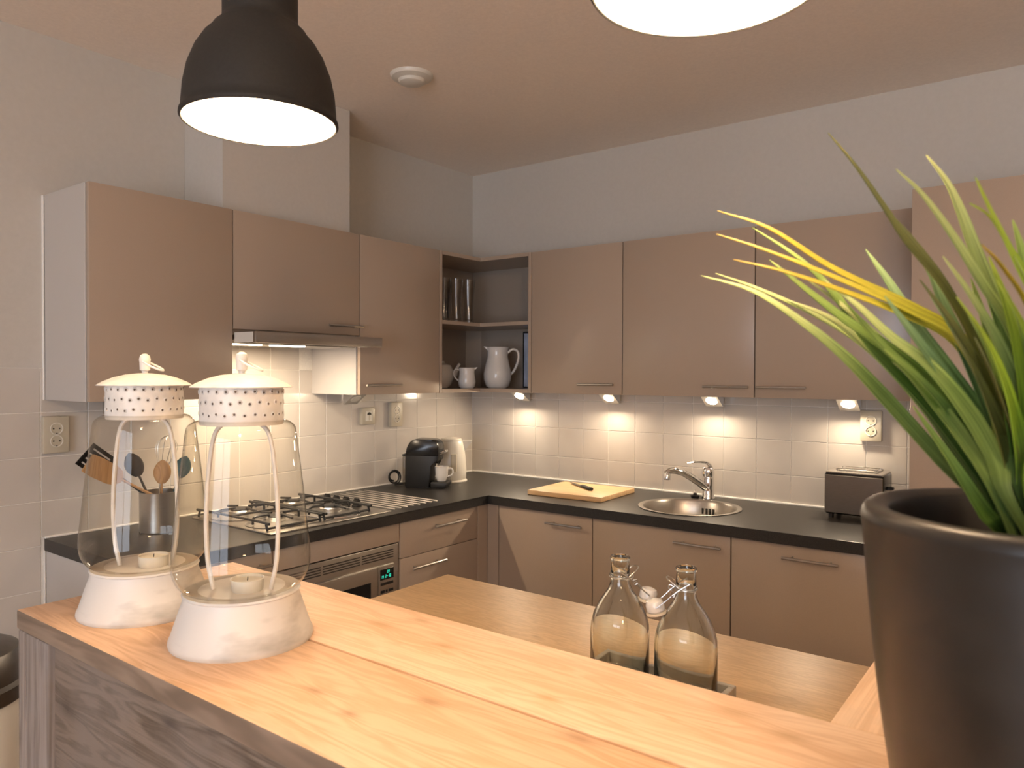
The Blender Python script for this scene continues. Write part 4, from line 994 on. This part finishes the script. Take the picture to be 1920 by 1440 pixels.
LEAVES = [
 ('y', 0.0121, [(-2.613,-2.503,1.629), (-2.615,-2.553,1.606), (-2.613,-2.608,1.565), (-2.608,-2.667,1.530), (-2.606,-2.703,1.503), (-2.616,-2.726,1.457), (-2.634,-2.737,1.409), (-2.631,-2.744,1.302)]),
 ('g', 0.0135, [(-2.573,-2.523,1.617), (-2.588,-2.572,1.580), (-2.597,-2.605,1.545), (-2.612,-2.639,1.497), (-2.625,-2.685,1.447), (-2.640,-2.717,1.404), (-2.654,-2.735,1.373), (-2.645,-2.748,1.302)]),
 ('y', 0.0096, [(-2.633,-2.510,1.603), (-2.635,-2.550,1.586), (-2.632,-2.592,1.566), (-2.627,-2.640,1.541), (-2.624,-2.674,1.522), (-2.622,-2.704,1.500), (-2.634,-2.729,1.448), (-2.654,-2.740,1.396), (-2.636,-2.766,1.302)]),
 ('y', 0.0103, [(-2.663,-2.538,1.573), (-2.654,-2.579,1.560), (-2.640,-2.622,1.542), (-2.627,-2.664,1.522), (-2.614,-2.701,1.498), (-2.615,-2.724,1.452), (-2.624,-2.734,1.399), (-2.606,-2.760,1.302)]),
 ('p', 0.0156, [(-2.585,-2.475,1.572), (-2.594,-2.530,1.552), (-2.600,-2.575,1.522), (-2.607,-2.617,1.487), (-2.618,-2.656,1.446), (-2.632,-2.696,1.402), (-2.646,-2.733,1.363), (-2.633,-2.752,1.302)]),
 ('p', 0.0113, [(-2.557,-2.479,1.577), (-2.568,-2.524,1.558), (-2.575,-2.581,1.529), (-2.582,-2.631,1.495), (-2.598,-2.677,1.446), (-2.620,-2.715,1.393), (-2.636,-2.734,1.361), (-2.616,-2.762,1.302)]),
 ('p', 0.0134, [(-2.568,-2.548,1.547), (-2.584,-2.597,1.525), (-2.596,-2.634,1.495), (-2.612,-2.673,1.456), (-2.633,-2.712,1.407), (-2.652,-2.736,1.373), (-2.624,-2.776,1.302)]),
 ('g', 0.0174, [(-2.604,-2.550,1.579), (-2.616,-2.585,1.549), (-2.622,-2.620,1.519), (-2.626,-2.653,1.494), (-2.631,-2.686,1.463), (-2.643,-2.717,1.422), (-2.658,-2.739,1.382), (-2.637,-2.768,1.302)]),
 ('p', 0.0163, [(-2.636,-2.607,1.553), (-2.645,-2.635,1.529), (-2.649,-2.661,1.502), (-2.651,-2.690,1.477), (-2.658,-2.716,1.442), (-2.668,-2.734,1.408), (-2.677,-2.743,1.381), (-2.650,-2.782,1.302)]),
 ('o', 0.0105, [(-2.654,-2.614,1.672), (-2.655,-2.636,1.640), (-2.655,-2.656,1.606), (-2.655,-2.674,1.574), (-2.651,-2.698,1.539), (-2.651,-2.717,1.501), (-2.654,-2.732,1.460), (-2.662,-2.742,1.412), (-2.669,-2.744,1.382), (-2.655,-2.765,1.302)]),
 ('o', 0.0120, [(-2.648,-2.656,1.605), (-2.648,-2.673,1.582), (-2.644,-2.693,1.550), (-2.642,-2.712,1.512), (-2.638,-2.731,1.481), (-2.637,-2.744,1.449), (-2.648,-2.747,1.396), (-2.635,-2.767,1.302)]),
 ('c', 0.0213, [(-2.571,-2.626,1.586), (-2.590,-2.650,1.550), (-2.605,-2.671,1.513), (-2.617,-2.694,1.477), (-2.632,-2.720,1.435), (-2.647,-2.734,1.402), (-2.659,-2.742,1.376), (-2.631,-2.781,1.302)]),
 ('c', 0.0133, [(-2.594,-2.662,1.587), (-2.602,-2.681,1.559), (-2.609,-2.692,1.531), (-2.615,-2.704,1.502), (-2.623,-2.720,1.463), (-2.632,-2.735,1.422), (-2.643,-2.743,1.385), (-2.634,-2.757,1.302)]),
 ('p', 0.0166, [(-2.665,-2.667,1.631), (-2.657,-2.684,1.610), (-2.648,-2.705,1.574), (-2.640,-2.723,1.538), (-2.632,-2.739,1.507), (-2.627,-2.752,1.470), (-2.630,-2.754,1.427), (-2.637,-2.751,1.385), (-2.621,-2.774,1.302)]),
 ('p', 0.0145, [(-2.605,-2.679,1.654), (-2.611,-2.694,1.629), (-2.615,-2.704,1.604), (-2.621,-2.715,1.570), (-2.629,-2.732,1.519), (-2.637,-2.743,1.475), (-2.651,-2.748,1.428), (-2.665,-2.749,1.388), (-2.637,-2.788,1.302)]),
 ('b', 0.0144, [(-2.721,-2.725,1.604), (-2.713,-2.730,1.589), (-2.700,-2.739,1.566), (-2.690,-2.747,1.545), (-2.678,-2.757,1.518), (-2.668,-2.763,1.481), (-2.664,-2.761,1.430), (-2.663,-2.754,1.388), (-2.638,-2.789,1.302)]),
 ('b', 0.0111, [(-2.712,-2.721,1.589), (-2.699,-2.731,1.581), (-2.687,-2.740,1.564), (-2.672,-2.751,1.541), (-2.657,-2.761,1.501), (-2.648,-2.762,1.450), (-2.644,-2.755,1.390), (-2.652,-2.747,1.302)]),
 ('g', 0.0115, [(-2.634,-2.741,1.588), (-2.636,-2.745,1.571), (-2.637,-2.750,1.547), (-2.637,-2.757,1.509), (-2.643,-2.760,1.460), (-2.656,-2.754,1.398), (-2.659,-2.752,1.302)]),
 ('y', 0.0163, [(-2.767,-2.733,1.552), (-2.741,-2.741,1.541), (-2.709,-2.753,1.518), (-2.676,-2.764,1.480), (-2.653,-2.765,1.440), (-2.633,-2.757,1.385), (-2.627,-2.767,1.302)]),
 ('g', 0.0178, [(-2.607,-2.712,1.549), (-2.614,-2.725,1.504), (-2.616,-2.737,1.470), (-2.618,-2.746,1.435), (-2.628,-2.749,1.388), (-2.626,-2.755,1.302)]),
 ('g', 0.0162, [(-2.579,-2.651,1.482), (-2.601,-2.686,1.444), (-2.616,-2.714,1.406), (-2.626,-2.731,1.381), (-2.636,-2.739,1.362), (-2.617,-2.765,1.302)]),
 ('g', 0.0143, [(-2.636,-2.676,1.447), (-2.652,-2.705,1.406), (-2.662,-2.727,1.371), (-2.664,-2.737,1.358), (-2.640,-2.770,1.302)]),
 ('b', 0.0189, [(-2.730,-2.716,1.524), (-2.705,-2.729,1.498), (-2.685,-2.740,1.464), (-2.667,-2.747,1.423), (-2.654,-2.751,1.379), (-2.646,-2.763,1.302)]),
 ('o', 0.0225, [(-2.709,-2.711,1.502), (-2.688,-2.722,1.474), (-2.669,-2.733,1.439), (-2.654,-2.742,1.403), (-2.642,-2.747,1.368), (-2.643,-2.747,1.302)]),
 ('b', 0.0157, [(-2.713,-2.737,1.536), (-2.695,-2.750,1.506), (-2.681,-2.759,1.470), (-2.672,-2.761,1.426), (-2.669,-2.756,1.383), (-2.656,-2.776,1.302)]),
 ('g', 0.0176, [(-2.730,-2.748,1.548), (-2.704,-2.759,1.518), (-2.683,-2.769,1.480), (-2.670,-2.769,1.435), (-2.664,-2.759,1.385), (-2.644,-2.788,1.302)]),
 ('p', 0.0158, [(-2.596,-2.758,1.631), (-2.598,-2.768,1.581), (-2.606,-2.770,1.514), (-2.620,-2.764,1.449), (-2.635,-2.755,1.385), (-2.614,-2.785,1.302)]),
 ('b', 0.0146, [(-2.677,-2.785,1.586), (-2.662,-2.784,1.546), (-2.651,-2.778,1.491), (-2.647,-2.767,1.439), (-2.644,-2.757,1.386), (-2.636,-2.769,1.302)]),
 ('g', 0.0169, [(-2.463,-2.802,1.592), (-2.508,-2.792,1.543), (-2.556,-2.779,1.482), (-2.598,-2.766,1.430), (-2.633,-2.757,1.385), (-2.613,-2.784,1.302)]),
 ('p', 0.0162, [(-2.523,-2.823,1.549), (-2.551,-2.804,1.521), (-2.578,-2.787,1.479), (-2.605,-2.769,1.431), (-2.627,-2.757,1.382), (-2.617,-2.773,1.302)]),
 ('y', 0.0112, [(-2.633,-2.810,1.575), (-2.634,-2.798,1.544), (-2.637,-2.784,1.499), (-2.641,-2.768,1.439), (-2.644,-2.756,1.384), (-2.634,-2.771,1.302)]),
 ('g', 0.0160, [(-2.411,-2.771,1.651), (-2.477,-2.768,1.579), (-2.537,-2.764,1.504), (-2.594,-2.758,1.437), (-2.640,-2.753,1.385), (-2.623,-2.779,1.302)]),
 ('g', 0.0165, [(-2.636,-2.624,1.533), (-2.642,-2.652,1.498), (-2.641,-2.677,1.470), (-2.640,-2.703,1.437), (-2.641,-2.726,1.400), (-2.645,-2.740,1.372), (-2.633,-2.756,1.302)]),
 ('p', 0.0144, [(-2.595,-2.629,1.505), (-2.611,-2.659,1.482), (-2.623,-2.691,1.451), (-2.635,-2.718,1.419), (-2.650,-2.736,1.387), (-2.614,-2.786,1.302)]),
 ('g', 0.0170, [(-2.671,-2.661,1.492), (-2.655,-2.685,1.466), (-2.639,-2.707,1.434), (-2.625,-2.727,1.397), (-2.617,-2.740,1.366), (-2.611,-2.749,1.302)]),
 ('o', 0.0155, [(-2.677,-2.686,1.543), (-2.667,-2.704,1.513), (-2.658,-2.720,1.481), (-2.650,-2.734,1.443), (-2.647,-2.743,1.402), (-2.646,-2.747,1.371), (-2.639,-2.758,1.302)]),
 ('c', 0.0178, [(-2.649,-2.657,1.535), (-2.648,-2.678,1.502), (-2.643,-2.701,1.466), (-2.639,-2.722,1.428), (-2.638,-2.737,1.390), (-2.639,-2.739,1.302)]),
 ('p', 0.0177, [(-2.678,-2.701,1.559), (-2.666,-2.716,1.532), (-2.653,-2.732,1.498), (-2.644,-2.744,1.458), (-2.640,-2.750,1.411), (-2.639,-2.750,1.372), (-2.628,-2.766,1.302)]),
 ('g', 0.0180, [(-2.691,-2.717,1.519), (-2.675,-2.730,1.487), (-2.662,-2.740,1.450), (-2.653,-2.747,1.412), (-2.646,-2.750,1.371), (-2.636,-2.765,1.302)]),
 ('b', 0.0153, [(-2.658,-2.728,1.559), (-2.652,-2.738,1.525), (-2.648,-2.747,1.485), (-2.646,-2.753,1.439), (-2.649,-2.753,1.387), (-2.635,-2.774,1.302)]),
 ('c', 0.0181, [(-2.661,-2.691,1.532), (-2.653,-2.708,1.501), (-2.645,-2.724,1.466), (-2.639,-2.737,1.425), (-2.638,-2.744,1.380), (-2.610,-2.782,1.302)]),
 ('p', 0.0129, [(-2.583,-2.578,1.561), (-2.604,-2.616,1.531), (-2.620,-2.652,1.496), (-2.639,-2.687,1.456), (-2.660,-2.717,1.417), (-2.680,-2.737,1.383), (-2.662,-2.763,1.302)]),
 ('g', 0.0150, [(-2.686,-2.741,1.531), (-2.665,-2.750,1.495), (-2.650,-2.756,1.454), (-2.640,-2.757,1.407), (-2.635,-2.753,1.372), (-2.634,-2.756,1.302)]),
 ('o', 0.0161, [(-2.723,-2.726,1.497), (-2.692,-2.735,1.466), (-2.666,-2.744,1.429), (-2.646,-2.749,1.390), (-2.636,-2.765,1.302)]),
 ('g', 0.0168, [(-2.576,-2.689,1.433), (-2.603,-2.713,1.403), (-2.620,-2.731,1.376), (-2.633,-2.739,1.357), (-2.627,-2.748,1.302)]),
]
def leaf(mk, wmax, pts):
    """ribbon blade with a folded mid-rib; first point is the tip, last the root in the soil"""
    P = smooth_pts(pts[::-1], 6); n = len(P); org = Vector((PX, PY, 1.100))
    axis_out = Vector((P[-1].x-PX, P[-1].y-PY, 0))
    bm = bmesh.new(); uvl = bm.loops.layers.uv.new('UVMap'); rows = []
    ref = (Vector((-.55, -.35, .75)) - axis_out*.8).normalized()
    for i, p in enumerate(P):
        f = i/(n-1); t = (P[min(i+1, n-1)]-P[max(i-1, 0)]).normalized()
        s = t.cross(ref).normalized(); nn = s.cross(t).normalized()
        wv = wmax*(.50+.50*min(1, f/.35))*min(1.0, (1.0-f)/.55)**.75 + .0006
        rows.append([bm.verts.new(p-org+s*wv*.5*k+nn*(abs(k)*wv*.16)+nn*h) for k, h in ((-1, 0), (0, 0), (1, 0), (1, -.0007), (0, -.0007), (-1, -.0007))])
    m6 = 6
    for i, (a, b) in enumerate(zip(rows, rows[1:])):
        for k in range(m6):
            fc = bm.faces.new((a[k], a[(k+1) % m6], b[(k+1) % m6], b[k]))
            vv = {0: (0, .5), 1: (.5, 1), 2: (1, 1), 3: (1, .5), 4: (.5, 0), 5: (0, 0)}[k]
            for lp, (u_, v_) in zip(fc.loops, ((i/(n-1), vv[0]), (i/(n-1), vv[1]), ((i+1)/(n-1), vv[1]), ((i+1)/(n-1), vv[0]))): lp[uvl].uv = (u_, v_)
    bm.faces.new(rows[0][::-1]); bm.faces.new(rows[-1])
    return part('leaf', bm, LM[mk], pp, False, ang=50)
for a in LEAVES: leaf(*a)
